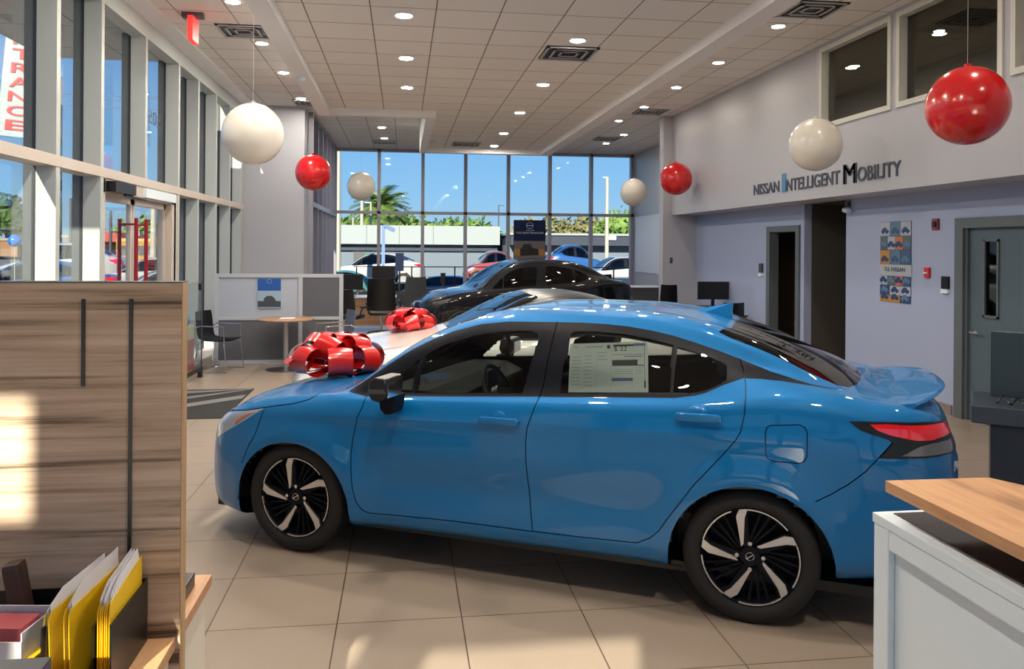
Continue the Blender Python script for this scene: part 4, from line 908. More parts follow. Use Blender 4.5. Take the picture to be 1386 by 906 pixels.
lay = [(2.17, 1.99, 'wcw'), (1.99, 1.82, 'gwog'), (1.82, 1.64, 'ycb'), (1.50, 1.38, 'wgob'), (1.38, 1.26, 'nww'), (1.26, 1.17, 'yyn')]
for zt, zb_, row in lay:
    n = len(row); off = .04 * (n == 4)
    for i, k in enumerate(row):
        ya = 9.40 - .62 * i / n; yb_ = 9.40 - .62 * (i + 1) / n
        pcell(ya - .004, yb_ + .004, zt - .004, zb_ + .004, pmats[k], x=6.015)
        carpic((ya + yb_) / 2, zb_ + .045, .15, pmats['n'] if k in 'woy' else pmats['c'] if k != 'c' else pmats['b'])
def fit(name, y, z, wy, hz, m, label, cat, d=.03, x=6.02):
    o = MB().box((-d, -wy / 2, -hz / 2), (0, wy / 2, hz / 2)).build(name, m, bevel=.004); o.location = (x, y, z); tag(o, label, cat); return o
a = fit('alarm_strobe', 8.33, 2.115, .10, .13, mat('strobe_body', (.25, .03, .03), .4), 'small dark red alarm strobe high on the right wall', 'fire alarm'); MB().box((-.045, -.03, -.03), (-.03, .03, .03)).build('strobe_lens', 'black', a)
a = fit('fire_pull_station', 8.47, 1.56, .085, .12, mat('pull_red', (.62, .03, .04), .4), 'red fire pull station beside the wall keypad', 'fire alarm'); MB().box((-.045, -.03, -.01), (-.03, .03, .005)).build('pull_handle', 'white', a)
a = fit('wall_keypad', 8.16, 1.46, .11, .14, MT['black'], 'black square keypad with white base beside the grey door', 'keypad'); MB().box((-.035, -.055, -.12), (0, .055, -.075)).build('keypad_base', 'white', a)
a = fit('thermostat', 12.78, 1.50, .12, .15, MT['dgrey'], 'small wall control beside the open office doorway', 'thermostat'); MB().box((-.04, -.06, -.14), (0, .06, -.09)).build('control_base', 'white', a)
cm = empty('security_camera', (6.02, 10.12, 2.38), 0, 'small white camera at the top of the corridor opening', 'security camera')
MB().box((-.05, -.03, .02), (0, .03, .10)).build('mount', 'dgrey', cm); MB().cyl((-.06, .03, -.02), (-.06, -.08, -.04), .035, 14).build('camera_body', 'white', cm)
a = fit('wall_switch', 5.49, 1.57, .01, .12, MT['dgrey'], 'small grey switch on the right pier', 'switch', .06, 5.50); a.location = (5.50, 15.775, 1.57); a.rotation_euler = (0, 0, 0)

# ------------------------------------------------------------------ office furniture
def monitor(p, w_, h_, rz, label, group=None, par=None):
    o = empty('monitor', p, rz, label, 'monitor', group)
    MB().box((-w_ / 2, -.015, .14), (w_ / 2, .02, .14 + h_)).build('screen_panel', 'black', o, bevel=.006)
    MB().box((-w_ / 2 + .012, -.018, .155), (w_ / 2 - .012, -.014, .125 + h_)).build('screen', 'black', o)
    MB().box((-.03, .01, .01), (.03, .035, .2)).build('stand_neck', 'black', o); MB().box((-.11, -.06, 0), (.11, .10, .012)).build('stand_base', 'black', o)
    return o
def office_chair(p, rz, label, m='satin', h=1.12, w_=.25):
    o = empty('office_chair', p, rz, label, 'chair')
    Mb = Matrix.Translation((0, .22, .52)) @ Matrix.Rotation(math.radians(-10), 4, 'X')
    n = 9; V = []
    for z in np.linspace(0, h - .52, 7):
        for i in range(n):
            a = (i / (n - 1) - .5) * 1.5; ww = w_ * (1 - .12 * (z / (h - .52)) ** 2); V.append(Mb @ Vector((ww * a / .75, -.05 * (1 - math.cos(a)) * 3, z)))
    k = len(V); V += [v + Vector((0, .035, 0)) for v in V]
    Fc = []
    for j in range(6):
        for i in range(n - 1):
            q = j * n + i; Fc += [(q, q + 1, q + n + 1, q + n), (k + q, k + q + n, k + q + n + 1, k + q + 1)]
    for i in range(n - 1): Fc += [(i, k + i, k + i + 1, i + 1), (6 * n + i, 6 * n + i + 1, k + 6 * n + i + 1, k + 6 * n + i)]
    for j in range(6): Fc += [(j * n, (j + 1) * n, k + (j + 1) * n, k + j * n), (j * n + n - 1, k + j * n + n - 1, k + (j + 1) * n + n - 1, (j + 1) * n + n - 1)]
    MB().add(V, Fc).build('backrest', m, o, smooth=True)
    MB().box((-.24, -.24, .42), (.24, .24, .50)).build('seat', m, o, bevel=.03)
    for s_ in (-1, 1):
        a = MB().tube([(s_ * .25, .12, .45), (s_ * .29, .10, .62), (s_ * .29, -.12, .64)], .015, 6); a.box((s_ * .29 - .03, -.15, .64), (s_ * .29 + .03, .12, .665)); a.build('armrest', 'black', o)
    MB().cyl((0, 0, .08), (0, 0, .42), .025).build('gas_column', 'chrome', o)
    b_ = MB()
    for i in range(5):
        a = 2 * PI * i / 5; b_.tube([(0, 0, .10), (.27 * math.cos(a), .27 * math.sin(a), .06)], .016, 6); b_.sphere((.27 * math.cos(a), .27 * math.sin(a), .03), .03, n=10, m=6)
    b_.build('star_base', 'black', o)
    return o
def sled_chair(p, rz, label, m):
    o = empty('side_chair', p, rz, label, 'chair')
    n = 11; prof = [(-.23, .46), (-.20, .445), (-.05, .435), (.10, .44), (.19, .47), (.235, .54), (.25, .66), (.265, .78), (.275, .86)]
    V = []
    for y, z in prof:
        for i in range(n):
            u = i / (n - 1) - .5; V.append((.46 * u * (1 if z < .8 else .94), y - .03 * (abs(u) * 2) ** 2 * (z > .5), z + .02 * (abs(u) * 2) ** 2 * (z < .5)))
    k = len(V); V += [(x, y + (.012 if z > .5 else 0), z - (.012 if z <= .5 else 0)) for x, y, z in V]
    Fc = []; mrow = len(prof)
    for j in range(mrow - 1):
        for i in range(n - 1): q = j * n + i; Fc += [(q, q + 1, q + n + 1, q + n), (k + q, k + q + n, k + q + n + 1, k + q + 1)]
    for i in range(n - 1): Fc += [(i, k + i, k + i + 1, i + 1), ((mrow - 1) * n + i, (mrow - 1) * n + i + 1, k + (mrow - 1) * n + i + 1, k + (mrow - 1) * n + i)]
    for j in range(mrow - 1): Fc += [(j * n, (j + 1) * n, k + (j + 1) * n, k + j * n), (j * n + n - 1, k + j * n + n - 1, k + (j + 1) * n + n - 1, (j + 1) * n + n - 1)]
    MB().add(V, Fc).build('seat_shell', m, o, smooth=True)
    for s_ in (-1, 1):
        MB().tube([(s_ * .18, -.15, .43), (s_ * .25, -.20, .42), (s_ * .265, -.25, .012), (s_ * .265, .26, .012), (s_ * .25, .18, .42), (s_ * .18, .15, .43)], .009, 8).build('sled_leg', 'chrome', o, smooth=True)
        MB().tube([(s_ * .25, -.20, .42), (s_ * .27, -.20, .655), (s_ * .27, .16, .665), (s_ * .24, .245, .62)], .009, 8).build('armrest', 'chrome', o, smooth=True)
    return o
def desk(p, rz, w_, d, label, top='white', front=None, h=.74):
    o = empty('desk', p, rz, label, 'desk')
    MB().box((-w_ / 2, -d / 2, h - .03), (w_ / 2, d / 2, h)).build('desk_top', top, o, bevel=.004)
    for s_ in (-1, 1):
        for t in (-1, 1): MB().box((s_ * (w_ / 2 - .06) - .02, t * (d / 2 - .06) - .02, 0), (s_ * (w_ / 2 - .06) + .02, t * (d / 2 - .06) + .02, h - .03)).build('leg', 'chrome', o)
    if front: MB().box((-w_ / 2 + .03, -d / 2 + .04, .12), (w_ / 2 - .03, -d / 2 + .06, h - .03)).build('modesty_panel', front, o)
    return o
# partition with frosted upper pane
ct = empty('office_partition', (-1.83, 12.6, 0), 0, 'low partition with frosted pane and grey panels behind the bistro table', 'partition')
fr_ = MB()
for x in (-.95, .29, .90): fr_.box((x - .03, -.03, 0), (x + .03, .03, 1.38))
fr_.box((-.98, -.031, 1.33), (.93, .031, 1.385)); fr_.box((-.98, -.031, .68), (.93, .031, .73)); fr_.box((-.98, -.031, .02), (.93, .031, .07))
fr_.build('partition_frame', mat('silver_frame', (.55, .58, .64), .35, .3), ct)
MB().box((-.92, -.008, .73), (.26, .008, 1.33)).build('frosted_pane', 'frost', ct)
pp = MB(); pp.box((-.92, -.02, .07), (.26, .02, .68)); pp.build('lower_panel', 'cubgrey', ct); MB().box((.32, -.02, .07), (.87, .02, .68)).build('lower_panel', 'cubgrey', ct); MB().box((.32, -.02, .73), (.87, .02, 1.33)).build('upper_panel', 'cubgrey', ct)
ps_ = empty('tabletop_poster', (-2.005, 12.58, .86), 0, 'blue and grey poster against the frosted partition pane', 'poster')
blue_p = mat('poster_sky', (.02, .10, .38), .3); pale_p = mat('poster_pale', (.32, .45, .58), .3); dk_p = mat('poster_dark', (.06, .07, .09), .3)
MB().box((-.175, -.01, 0), (.175, .01, .46)).build('poster_board', pale_p, ps_); MB().box((-.17, -.013, .27), (.17, -.009, .455)).build('sky_area', blue_p, ps_); MB().box((-.17, -.013, .02), (.17, -.009, .11)).build('road_area', dk_p, ps_)
MB().tube([(.035 * math.cos(2 * PI * i / 20), -.014, .41 + .03 * math.sin(2 * PI * i / 20)) for i in range(20)], .003, 5, True).build('ring_emblem', pale_p, ps_)
MB().prism([(-.08, .10), (-.08, .15), (-.03, .19), (.04, .19), (.09, .14), (.10, .10)], -.016, -.012, 'xz').build('printed_truck', dk_p, ps_)
tb = empty('bistro_table', (-1.68, 12.05, 0), 0, 'round wooden table on a steel column between two chairs', 'table')
MB().lathe([(.0, .725), (.39, .725), (.405, .735), (.405, .745), (.39, .755), (0, .755)], (0, 0, 0), 48).build('table_top', 'table', tb, smooth=True)
MB().cyl((0, 0, .02), (0, 0, .725), .036, 20).build('column', mat('brushed_steel', (.50, .48, .46), .35, .9), tb, smooth=True)
MB().lathe([(.29, 0), (.29, .008), (.25, .016), (.05, .03), (0, .03)], (0, 0, 0), 40).build('base_plate', mat('base_steel', (.25, .25, .26), .3, .9), tb, smooth=True)
br_ = MB().box((-.09, -.12, 0), (.11, .08, .006)).build('brochure', 'paper'); br_.location = (-1.66, 12.0, .7565); tag(br_, 'white brochure lying on the round table', 'brochure')
sled_chair((-2.62, 12.05, 0), math.radians(75), 'black shell chair with chrome arms left of the round table', MT['satin'])
sled_chair((-.98, 12.05, 0), math.radians(-70), 'slate grey ribbed chair right of the round table', mat('slate_shell', (.10, .12, .17), .4))
# mat
mt = MB().box((-2.88, 8.70, 0), (-1.84, 10.43, .008)); mo = noise_mat('mat_pile', (.012, .012, .012), (.02, .02, .02), 60, .9)
dm = mt.build('door_mat', mo); tag(dm, 'black entrance mat with grey diagonal stripes', 'mat')
ms = MB()
for c0 in (9.42, 10.02, 10.62):
    pts = []
    x0, x1 = -2.86, -1.86
    for x, dlt in ((x0, 0), (x1, 0), (x1, .24), (x0, .24)):
        y = c0 + (x - x0) * 1.0 * .9 - .55 + dlt; pts.append((x, min(max(y, 8.74), 10.40)))
    ms.add([(x, y, .0085) for x, y in pts] + [(x, y, .0105) for x, y in pts], [(0, 1, 2, 3), (7, 6, 5, 4), (0, 4, 5, 1), (1, 5, 6, 2), (2, 6, 7, 3), (3, 7, 4, 0)])
ms.build('mat_stripe', mat('mat_grey', (.17, .17, .165), .9), dm)
# entrance double door
de = MB()
for y in (8.75, 11.36): de.box((-3.24, y - .04, 0), (-3.06, y + .04, 2.5))
de.box((-3.24, 8.71, 2.36), (-3.06, 11.40, 2.51)); de.box((-3.24, 11.2, 0), (-3.06, 11.46, 2.5))
d3 = struct('door_3', de, 'tan_alu')
for y0_, y1_ in ((8.80, 9.88), (9.90, 11.19)):
    lf_ = MB()
    for a, b2 in ((y0_, y0_ + .06), (y1_ - .06, y1_)): lf_.box((-3.19, a, .02), (-3.14, b2, 2.35))
    lf_.box((-3.19, y0_, .02), (-3.14, y1_, .14)); lf_.box((-3.19, y0_, 2.28), (-3.14, y1_, 2.35))
    l_ = lf_.build('door_leaf', 'tan_alu', d3); MB().box((-3.168, y0_ + .06, .14), (-3.162, y1_ - .06, 2.28)).build('glass_pane', 'glass', l_)
for y_ in (9.64, 10.0):
    for x_ in (-3.02, -3.32):
        if y_ < 9.9 and x_ < -3.2: continue
        hh_ = MB().cyl((x_, y_, .75), (x_, y_, 2.12), .022, 14); hh_.cyl((x_, y_, 2.05), (-3.165, y_, 2.05), .012, 8); hh_.cyl((x_, y_, .82), (-3.165, y_, .82), .012, 8); hh_.build('pull_handle', 'red_paint', d3, smooth=True)
oc = MB().box((-3.07, 8.80, 2.37), (-2.96, 9.45, 2.48)); oc.tube([(-3.0, 9.2, 2.36), (-2.98, 9.8, 2.345)], .018, 6); oc.build('door_closer', 'black', d3)
MB().box((-3.06, 10.0, 2.38), (-3.02, 11.25, 2.49)).build('header_rail', 'white', d3)
# street number on the glass, seen from behind
sn = empty('street_number', (-3.225, 10.95, 3.34), 0, 'dark street number decal on the glass seen reversed', 'decal')
text('digits', '3050', MT['dgrey'], (-3.222, 10.55, 3.38), (0, 1, 0), (0, 0, 1), .68, .17, sn, .001)
for o_ in sn.children:
    Mx = o_.matrix_world.copy()
    A_ = Matrix.Translation((0, 2 * 10.89, 0)) @ Matrix.Diagonal((1, -1, 1, 1)); o_.matrix_world = A_ @ Mx
# low glass screen by the windows
gs = empty('glass_screen', (-2.74, 10.9, .0), 0, 'low clear glass screen on a black rail beside the left windows', 'glass screen')
MB().box((-.004, -.75, .14), (.004, .62, 1.32)).build('clear_sheet', glass('screen_glass', (.93, .96, .96), .25), gs)
MB().box((-.02, -.75, .10), (.02, .62, .14)).build('bottom_rail', 'black', gs); MB().box((-.02, .50, 1.20), (.02, .60, 1.29)).build('clip', 'black', gs); MB().box((-.006, .61, .14), (.006, .63, 1.32)).build('edge_strip', 'dgrey', gs)
for y in (-.35, .55): MB().box((-.03, y - .03, 0), (.03, y + .03, .10)).build('foot', 'black', gs)
pc = empty('carton', (-2.86, 11.2, .13), 0, 'stacked pale blue, cream and pink display cartons behind the glass screen', 'carton')
MB().box((-.06, -.5, 0), (.06, .18, .12)).build('red_layer', mat('layer_red', (.45, .10, .10), .5), pc); MB().box((-.06, -.5, .12), (.06, .16, .42)).build('pink_layer', mat('layer_pink', (.50, .26, .28), .5), pc)
MB().box((-.06, -.5, .42), (.06, .16, .60)).build('cream_layer', mat('layer_cream', (.62, .58, .46), .5), pc); MB().sphere((0, -.1, .70), .16, .4, 1.1, .7).build('blue_top', mat('layer_blue', (.16, .42, .62), .5), pc, smooth=True)
# sales desks at the far left
desk((-.72, 17.6, 0), 0, 1.2, .7, 'pale topped desk with wood front at the far left', 'white', 'table')
monitor((-1.08, 17.45, .74), .50, .33, PI, 'black monitor at the left end of the far desk'); monitor((-.40, 17.7, .93), .50, .32, 0, 'taller black monitor right of centre on the far desk')
rs = MB().box((-.2, -.14, 0), (.2, .14, .19)).build('monitor_riser', 'dgrey'); rs.location = (-.40, 17.74, .74); tag(rs, 'grey riser under the taller far monitor', 'monitor riser')
office_chair((-.41, 16.5, 0), PI, 'black padded chair before the far left desk', 'black', 1.18, .29)
office_chair((.22, 17.3, 0), PI + .25, 'dark grey chair beside the black crossover hood', 'dgrey', 1.18, .24)
office_chair((-1.0, 15.6, 0), PI - .3, 'black chair partly behind the partition', 'black', 1.0, .2)
# stand poster before the back windows
fp = empty('poster_stand', (3.2, 20.0, 0), 0, 'tall dark poster on a stand before the back windows', 'poster')
MB().box((-.41, -.01, 1.45), (.41, .02, 2.51)).build('poster_board', mat('poster_navy', (.004, .010, .045), .5, spec=.15), fp)
MB().box((-.40, -.014, 1.47), (.40, -.010, 1.98)).build('dusk_area', mat('poster_dusk', (.10, .085, .09), .4), fp); MB().box((-.40, -.016, 1.60), (.40, -.012, 1.78)).build('amber_glow', mat('poster_amber', (.26, .13, .04), .4), fp)
MB().prism([(-.24, 1.60), (-.25, 1.78), (-.20, 1.80), (-.16, 1.90), (.02, 1.91), (.08, 1.80), (.22, 1.78), (.24, 1.62)], -.022, -.017, 'xz').build('printed_truck', MT['black'], fp)
MB().tube([(.085 * math.cos(2 * PI * i / 24), -.016, 2.37 + .075 * math.sin(2 * PI * i / 24)) for i in range(24)], .005, 5, True).build('ring_emblem', pale_p, fp)
MB().box((-.085, -.02, 2.362), (.085, -.013, 2.378)).build('emblem_bar', pale_p, fp)
lt_ = mat('poster_letters', (.35, .40, .46), .4)
text('small_letters', 'NISSAN', lt_, (3.11, 19.985, 2.235), (1, 0, 0), (0, 0, 1), .20, .03, fp, .002); text('title_letters', 'THE NEW FRONTIER', lt_, (2.84, 19.985, 2.16), (1, 0, 0), (0, 0, 1), .72, .05, fp, .002)
MB().box((-.02, .02, .02), (.02, .05, 1.5)).build('post', 'dgrey', fp); MB().box((-.3, -.2, 0), (.3, .25, .02)).build('foot_plate', 'dgrey', fp)
# small sign and price stand at the far windows
q1 = empty('brochure_stand', (-.06, 19.6, 0), 0, 'slim dark blue sign on a post behind the far desk', 'sign')
MB().box((-.10, -.01, 1.22), (.10, .01, 1.66)).build('sign_panel', mat('slim_sign', (.05, .09, .2), .3), q1); MB().cyl((0, 0, 0), (0, 0, 1.25), .02).build('post', 'dgrey', q1); MB().cyl((0, 0, 0), (0, 0, .02), .15).build('foot_plate', 'dgrey', q1)
q2 = empty('price_stand', (.99, 19.5, 0), 0, 'small black card stand left of the crossover hood', 'sign')
MB().box((-.06, -.01, .92), (.06, .01, 1.18)).build('sign_panel', 'black', q2); MB().cyl((0, 0, 0), (0, 0, .95), .012).build('post', 'dgrey', q2); MB().cyl((0, 0, 0), (0, 0, .02), .12).build('foot_plate', 'dgrey', q2)
# right hand desks
desk((5.45, 14.2, 0), 0, 1.05, .7, 'dark desk with a monitor against the right wall', 'dgrey', 'white')
monitor((5.70, 14.1, .74), .60, .33, 0, 'black monitor on the desk by the right wall')
office_chair((5.12, 15.0, 0), PI - .2, 'black chair with curved back behind the right wall desk', 'satin', 1.13, .17)
office_chair((5.62, 13.25, 0), PI, 'black chair before the right wall desk', 'black', .90, .2)
desk((5.9, 19.2, 0), 0, .9, .6, 'white desk with dark shelf beyond the right pier', 'white', 'dgrey', .88)
office_chair((5.55, 20.4, 0), .6, 'slim dark chair farthest right by the back windows', 'satin', 1.12, .2)
# office seen through the doorway
desk((7.3, 12.9, 0), PI / 2, 1.0, .6, 'brown desk inside the open office', 'table', 'table')
sled_chair((6.62, 12.1, 0), 2.2, 'dark chair inside the open office', MT['black'])
fn_ = empty('desk_plant', (7.25, 13.05, .74), 0, 'dark leafy plant on the desk inside the open office', 'plant')
lv = MB(); rr = random.Random(3)
for i in range(26):
    a = rr.uniform(0, 2 * PI); e_ = rr.uniform(.3, 1.3); L_ = rr.uniform(.12, .26); d = Vector((math.cos(a) * math.cos(e_), math.sin(a) * math.cos(e_), math.sin(e_))); s_ = d.cross(Vector((0, 0, 1))).normalized() * .02; p0 = Vector((0, 0, .12))
    lv.add([p0, p0 + d * L_ * .5 + s_, p0 + d * L_, p0 + d * L_ * .5 - s_], [(0, 1, 2, 3)])
lv.build('leaves', mat('dark_leaf', (.02, .03, .02), .6), fn_); MB().lathe([(.05, 0), (.07, .12), (.06, .13), (0, .13)], (0, 0, 0), 16).build('pot', 'dgrey', fn_)
# dark workstation at the right edge
ws = empty('workstation', (4.60, 5.24, 0), 0, 'dark blue desk with cabinet at the right edge of the room', 'desk')
Mw = Matrix.Rotation(math.radians(-38), 4, 'Z')
MB().box((-.42, -.28, .57), (.95, .42, .70), Mw).build('desk_top', 'deskblue', ws, bevel=.01)
cb_ = MB().box((-.30, -.25, 0), (.85, .38, .57), Mw); cb_.build('cabinet', mat('cabinet_dark', (.012, .022, .04), .4), ws, bevel=.01)
MB().box((.06, -.258, .20), (.20, -.252, .26), Mw).build('white_tag', 'paper', ws)
mb2 = empty('display', (4.66, 5.22, .70), math.radians(-38), 'big dark display seen from behind on the dark desk', 'monitor')
MB().box((-.36, -.02, .03), (.75, .03, .52)).build('back_panel', 'screen', mb2, bevel=.012, seg=3); MB().box((-.15, -.03, .42), (.75, -.02, .44)).build('vent_slot', 'black', mb2)
MB().box((.15, .0, 0), (.25, .05, .25)).build('stand_neck', 'black', mb2); MB().box((.02, -.10, 0), (.40, .14, .012)).build('stand_base', 'black', mb2)
cb2 = MB()
for i in range(5): cb2.tube([(-.30 + .09 * i, -.05 + .03 * R_.random(), .012), (-.26 + .09 * i, .02, .05 + .02 * R_.random()), (-.22 + .09 * i, -.04, .012)], .009, 6)
c_ = cb2.build('cable_bundle', 'black'); c_.location = (4.56, 5.12, .70); c_.rotation_euler = (0, 0, math.radians(-38)); tag(c_, 'tangle of black cables below the big display', 'cable')

# ------------------------------------------------------------------ ribbons bows
def bow(p, rz, sc_, label, tilt=0.0):
    o = empty('gift_bow', p, rz, label, 'bow'); rr = random.Random(int(p[1] * 100))
    def loop(az, el_, L_, wd, tw):
        n = 18; V = []
        d = Vector((math.cos(az) * math.cos(el_), math.sin(az) * math.cos(el_), math.sin(el_))); sd_ = d.cross(Vector((0, 0, 1)));
        sd_ = sd_.normalized() if sd_.length > .05 else Vector((1, 0, 0)); up = sd_.cross(d).normalized()
        sd_ = (sd_ * math.cos(tw) + up * math.sin(tw)); up = sd_.cross(d).normalized()
        for i in range(n + 1):
            t = i / n * 2 * PI; r = (1 - math.cos(t)) / 2
            q = d * (L_ * r ** .75) + up * (L_ * .36 * math.sin(t) * (r ** .35))
            for k in (-.5, -.2, .2, .5): V.append(q + sd_ * wd * k * (.35 + .65 * min(1, r * 1.8)) + up * (-.01 * (2 * k) ** 2))
        Fc = [(i * 4 + k, i * 4 + k + 1, i * 4 + k + 5, i * 4 + k + 4) for i in range(n) for k in range(3)]
        return MB().add([v * sc_ for v in V], Fc).build('ribbon_loop', 'red', o, smooth=True)
    for k in range(7): loop(2 * PI * k / 7 + rr.uniform(-.1, .1), .20, .32, .16, rr.uniform(-.3, .3))
    for k in range(5): loop(2 * PI * k / 5 + .4, .68, .27, .16, rr.uniform(-.4, .4))
    for k in range(3): loop(2 * PI * k / 3 + .9, 1.25, .22, .12, rr.uniform(-.5, .5))
    for az in (.2, 3.3):
        V = []; t = MB()
        for i in range(12):
            u = i / 11; c_ = Vector((math.cos(az) * (.1 + .26 * u), math.sin(az) * (.1 + .26 * u), .07 * math.sin(u * 9) * (1 - u * .5) + .015)); s_ = Vector((-math.sin(az), math.cos(az), 0)) * .05
            V += [(c_ - s_) * sc_, (c_ + s_) * sc_]
        t.add(V, [(2 * i, 2 * i + 1, 2 * i + 3, 2 * i + 2) for i in range(11)])
        t.build('ribbon_tail', 'red', o, smooth=True)
    MB().sphere((0, 0, .03 * sc_), .05 * sc_, n=16, m=10).build('knot', 'red', o, smooth=True)
    return o
g = bow((0, 0, 0), 0.3, 1.0, 'large red ribbon bow on the blue sedan hood')
g.location = (-.44, 5.62, 1.01)
bow((.10, 8.9, .955), 1.1, .88, 'red ribbon bow on the white coupe hood')

# ------------------------------------------------------------------ left reception counter, board and things on it
CZ = .75
sc1 = empty('reception_counter', (-1.0, 1.7, 0), 0, 'white counter with wood ledge at the lower left', 'counter')
MB().box((-.42, -1.1, CZ - .035), (.395, .578, CZ)).build('wood_ledge', MT['oak_top'], sc1, bevel=.002); MB().box((-.42, .637, CZ - .035), (.395, 1.0, CZ)).build('rear_ledge', MT['oak_top'], sc1, bevel=.002)
MB().box((-.42, -1.1, 0), (.378, .578, CZ - .036)).build('counter_body', 'warmwhite', sc1); MB().box((-.42, .637, 0), (.378, .985, CZ - .036)).build('rear_body', 'warmwhite', sc1)
lk = MB().cyl((.378, .75, .44), (.384, .75, .44), .012, 12); lk.build('lock', 'dgrey', sc1)
PY = 2.28; xr = bp(247, 383, y=PY).x; zt_ = bp(200, 383, y=PY).z
sb_ = empty('wood_screen', (-1.2, PY, 0), 0, 'tall wood grain screen board with two black slots at the left', 'screen board')
MB().box((-.75, .002, 0), (xr + 1.2 - .002, .055, zt_)).build('board', MT['oak'], sb_)
MB().box((xr + 1.2 - .002, .002, 0), (xr + 1.2, .055, zt_)).build('edge_band', MT['oak_edge'], sb_)
MB().box((-.75, .0, zt_), (xr + 1.2, .056, zt_ + .003)).build('top_band', 'dgrey', sb_)
for u, v0, v1 in ((113, 405, 523), (177.5, 405, 755)):
    a = bp(u - 2.2, v0, y=PY); b_ = bp(u + 2.2, v1, y=PY); a2 = bp(u, v0, y=PY).x + 1.2
    MB().box((a2 - .005, -.001, b_.z), (a2 + .005, .004, a.z)).build('slot', 'black', sb_)
tray = MB().box((0, 0, 0), (.11, .24, .045)).build('document_tray', 'black', bevel=.004); tray.location = (-.745, 2.37, CZ); tag(tray, 'black tray on the ledge behind the wood screen', 'tray')
rk = empty('file_rack', (-.74, 2.0, CZ), 0, 'black upright file rack standing on the ledge', 'file rack')
rb = MB(); rb.box((-.092, 0, 0), (.065, .27, .004)); rb.box((.061, 0, .004), (.065, .27, .168)); rb.box((-.092, 0, .004), (-.088, .27, .168)); rb.box((.021, .0, .004), (.024, .266, .168)); rb.box((-.088, .266, .004), (.061, .27, .168)); rb.build('rack_body', 'black', rk)
def folder(x, tilt, h, label, ph, rz_=0):
    o = empty('file_folder', (x, 2.01, CZ + .005), 0, label, 'folder'); o.rotation_euler = (0, tilt, rz_); wd_ = rz_ < -.1
    for dx in (0, -.012 if wd_ else -.006):
        MB().prism([(0, 0), (0, h - .012), (.008, h), (.12, h + .016), (.235, h + .028), (.24, h), (.24, 0)], dx, dx + .0015, 'yz').build('cover', 'yellow', o)
    for i in range(5 if wd_ else 3):
        d = (-.0022 if wd_ else .0014) * i; e_ = R_.uniform(0, .02)
        MB().prism([(.01 + e_, .02), (.006 + e_, h + ph * .35 - .006 * i), (.05 + e_, h + ph * .9 - .006 * i), (.22, h + ph + .016 - .007 * i), (.225, .02)], -.0042 + d, -.0038 + d, 'yz').build('paper_sheet', 'paper', o)
LF = ['leftmost wide yellow folder in the rack', 'second wide yellow folder left of the rack divider', 'yellow folder just right of the rack divider', 'slim yellow folder in the middle of the right hand group', 'rightmost yellow folder against the black rack side']
for i, (x, tl, h, ph, rz_) in enumerate(((-.815, -.03, .192, .045, -.26), (-.772, -.02, .196, .055, -.20), (-.705, .0, .20, .045, -.02), (-.695, .0, .20, .045, -.01), (-.685, .0, .205, .04, .0))):
    folder(x, tl, h, LF[i] + ', papers sticking out', ph, rz_)
lt2 = empty('letter_tray', (-.93, 2.02, CZ), 0, 'black letter tray with papers left of the folders', 'tray'); tt = MB()
tt.box((-.13, -.06, 0), (.09, .22, .004)); tt.box((-.13, .216, .004), (.09, .22, .165)); tt.box((-.13, -.06, .004), (-.126, .216, .07)); tt.box((-.126, -.06, .05), (.09, .216, .054)); tt.box((.086, -.06, .004), (.09, .216, .05)); tt.build('tray_body', 'black', lt2)
bx = empty('cardboard_box', (-1.05, 2.04, CZ + .0555), math.radians(-8), 'small white box with red print and papers inside', 'box')
kk = MB(); kk.box((0, 0, 0), (.17, .003, .075)); kk.box((.167, .003, .003), (.17, .13, .095)); kk.box((0, .127, .003), (.167, .13, .105)); kk.box((0, .003, .003), (.003, .127, .085)); kk.box((0, .003, 0), (.167, .127, .003)); kk.build('box_walls', 'paper', bx)
MB().box((.0, -.0012, .01), (.115, -.0002, .072)).build('red_label', mat('label_red', (.62, .03, .03), .5), bx); MB().box((.03, .03, .04), (.15, .11, .093)).build('red_packet', mat('packet_red', (.55, .12, .14), .5), bx)
bxl = MB()
for i in range(4): bxl.box((.012, -.0022, .018 + .012 * i), (.012 + R_.uniform(.04, .08), -.0013, .023 + .012 * i))
tag(bxl.build('printed_lines', ink, bx), kind='stuff')
gbx = bp(42, 880, y=1.72).x
gb = MB().box((-.2, 0, 0), (0, .16, .19)).build('card_terminal', mat('terminal_grey', (.05, .055, .07), .5), bevel=.006); gb.location = (gbx, 1.66, CZ); tag(gb, 'dark grey box cut by the lower left corner', 'box')
lc = MB().box((0, 0, 0), (.045, .05, .20)).build('leather_case', mat('brown_leather', (.045, .022, .018), .5), bevel=.012); lc.location = (-.965, 2.165, CZ + .056); lc.rotation_euler = (0, math.radians(-10), 0); tag(lc, 'dark brown case leaning behind the white box', 'case')
def on_tray(o, x, y, z, rz=0): o.location = (x, y, CZ + .0542 + z); o.rotation_euler = (0, 0, rz)
pz = MB().prism([(0, 0), (.07, .004), (.13, 0), (.13, .006), (.07, .011), (0, .005)], 0, .13, 'xz').build('paper_pile', 'paper'); on_tray(pz, -.99, 1.95, .0003, .02); tag(pz, 'crumpled white papers on the black letter tray', 'paper')
pz2 = MB().box((0, 0, 0), (.04, .05, .001)).build('red_slip', mat('slip_red', (.6, .06, .07), .5)); on_tray(pz2, -.90, 2.0, .0125); tag(pz2, 'small red slip on the papers', 'paper')
mk = empty('box_cutter', (-.882, 1.99, CZ + .0542 + .022), math.radians(80), 'yellow and black box cutter on the papers', 'box cutter')
MB().box((0, -.011, -.008), (.10, .011, .008)).build('cutter_body', 'yellow', mk, bevel=.003); MB().box((.101, -.013, -.009), (.14, .013, .010)).build('black_grip', 'black', mk, bevel=.003)
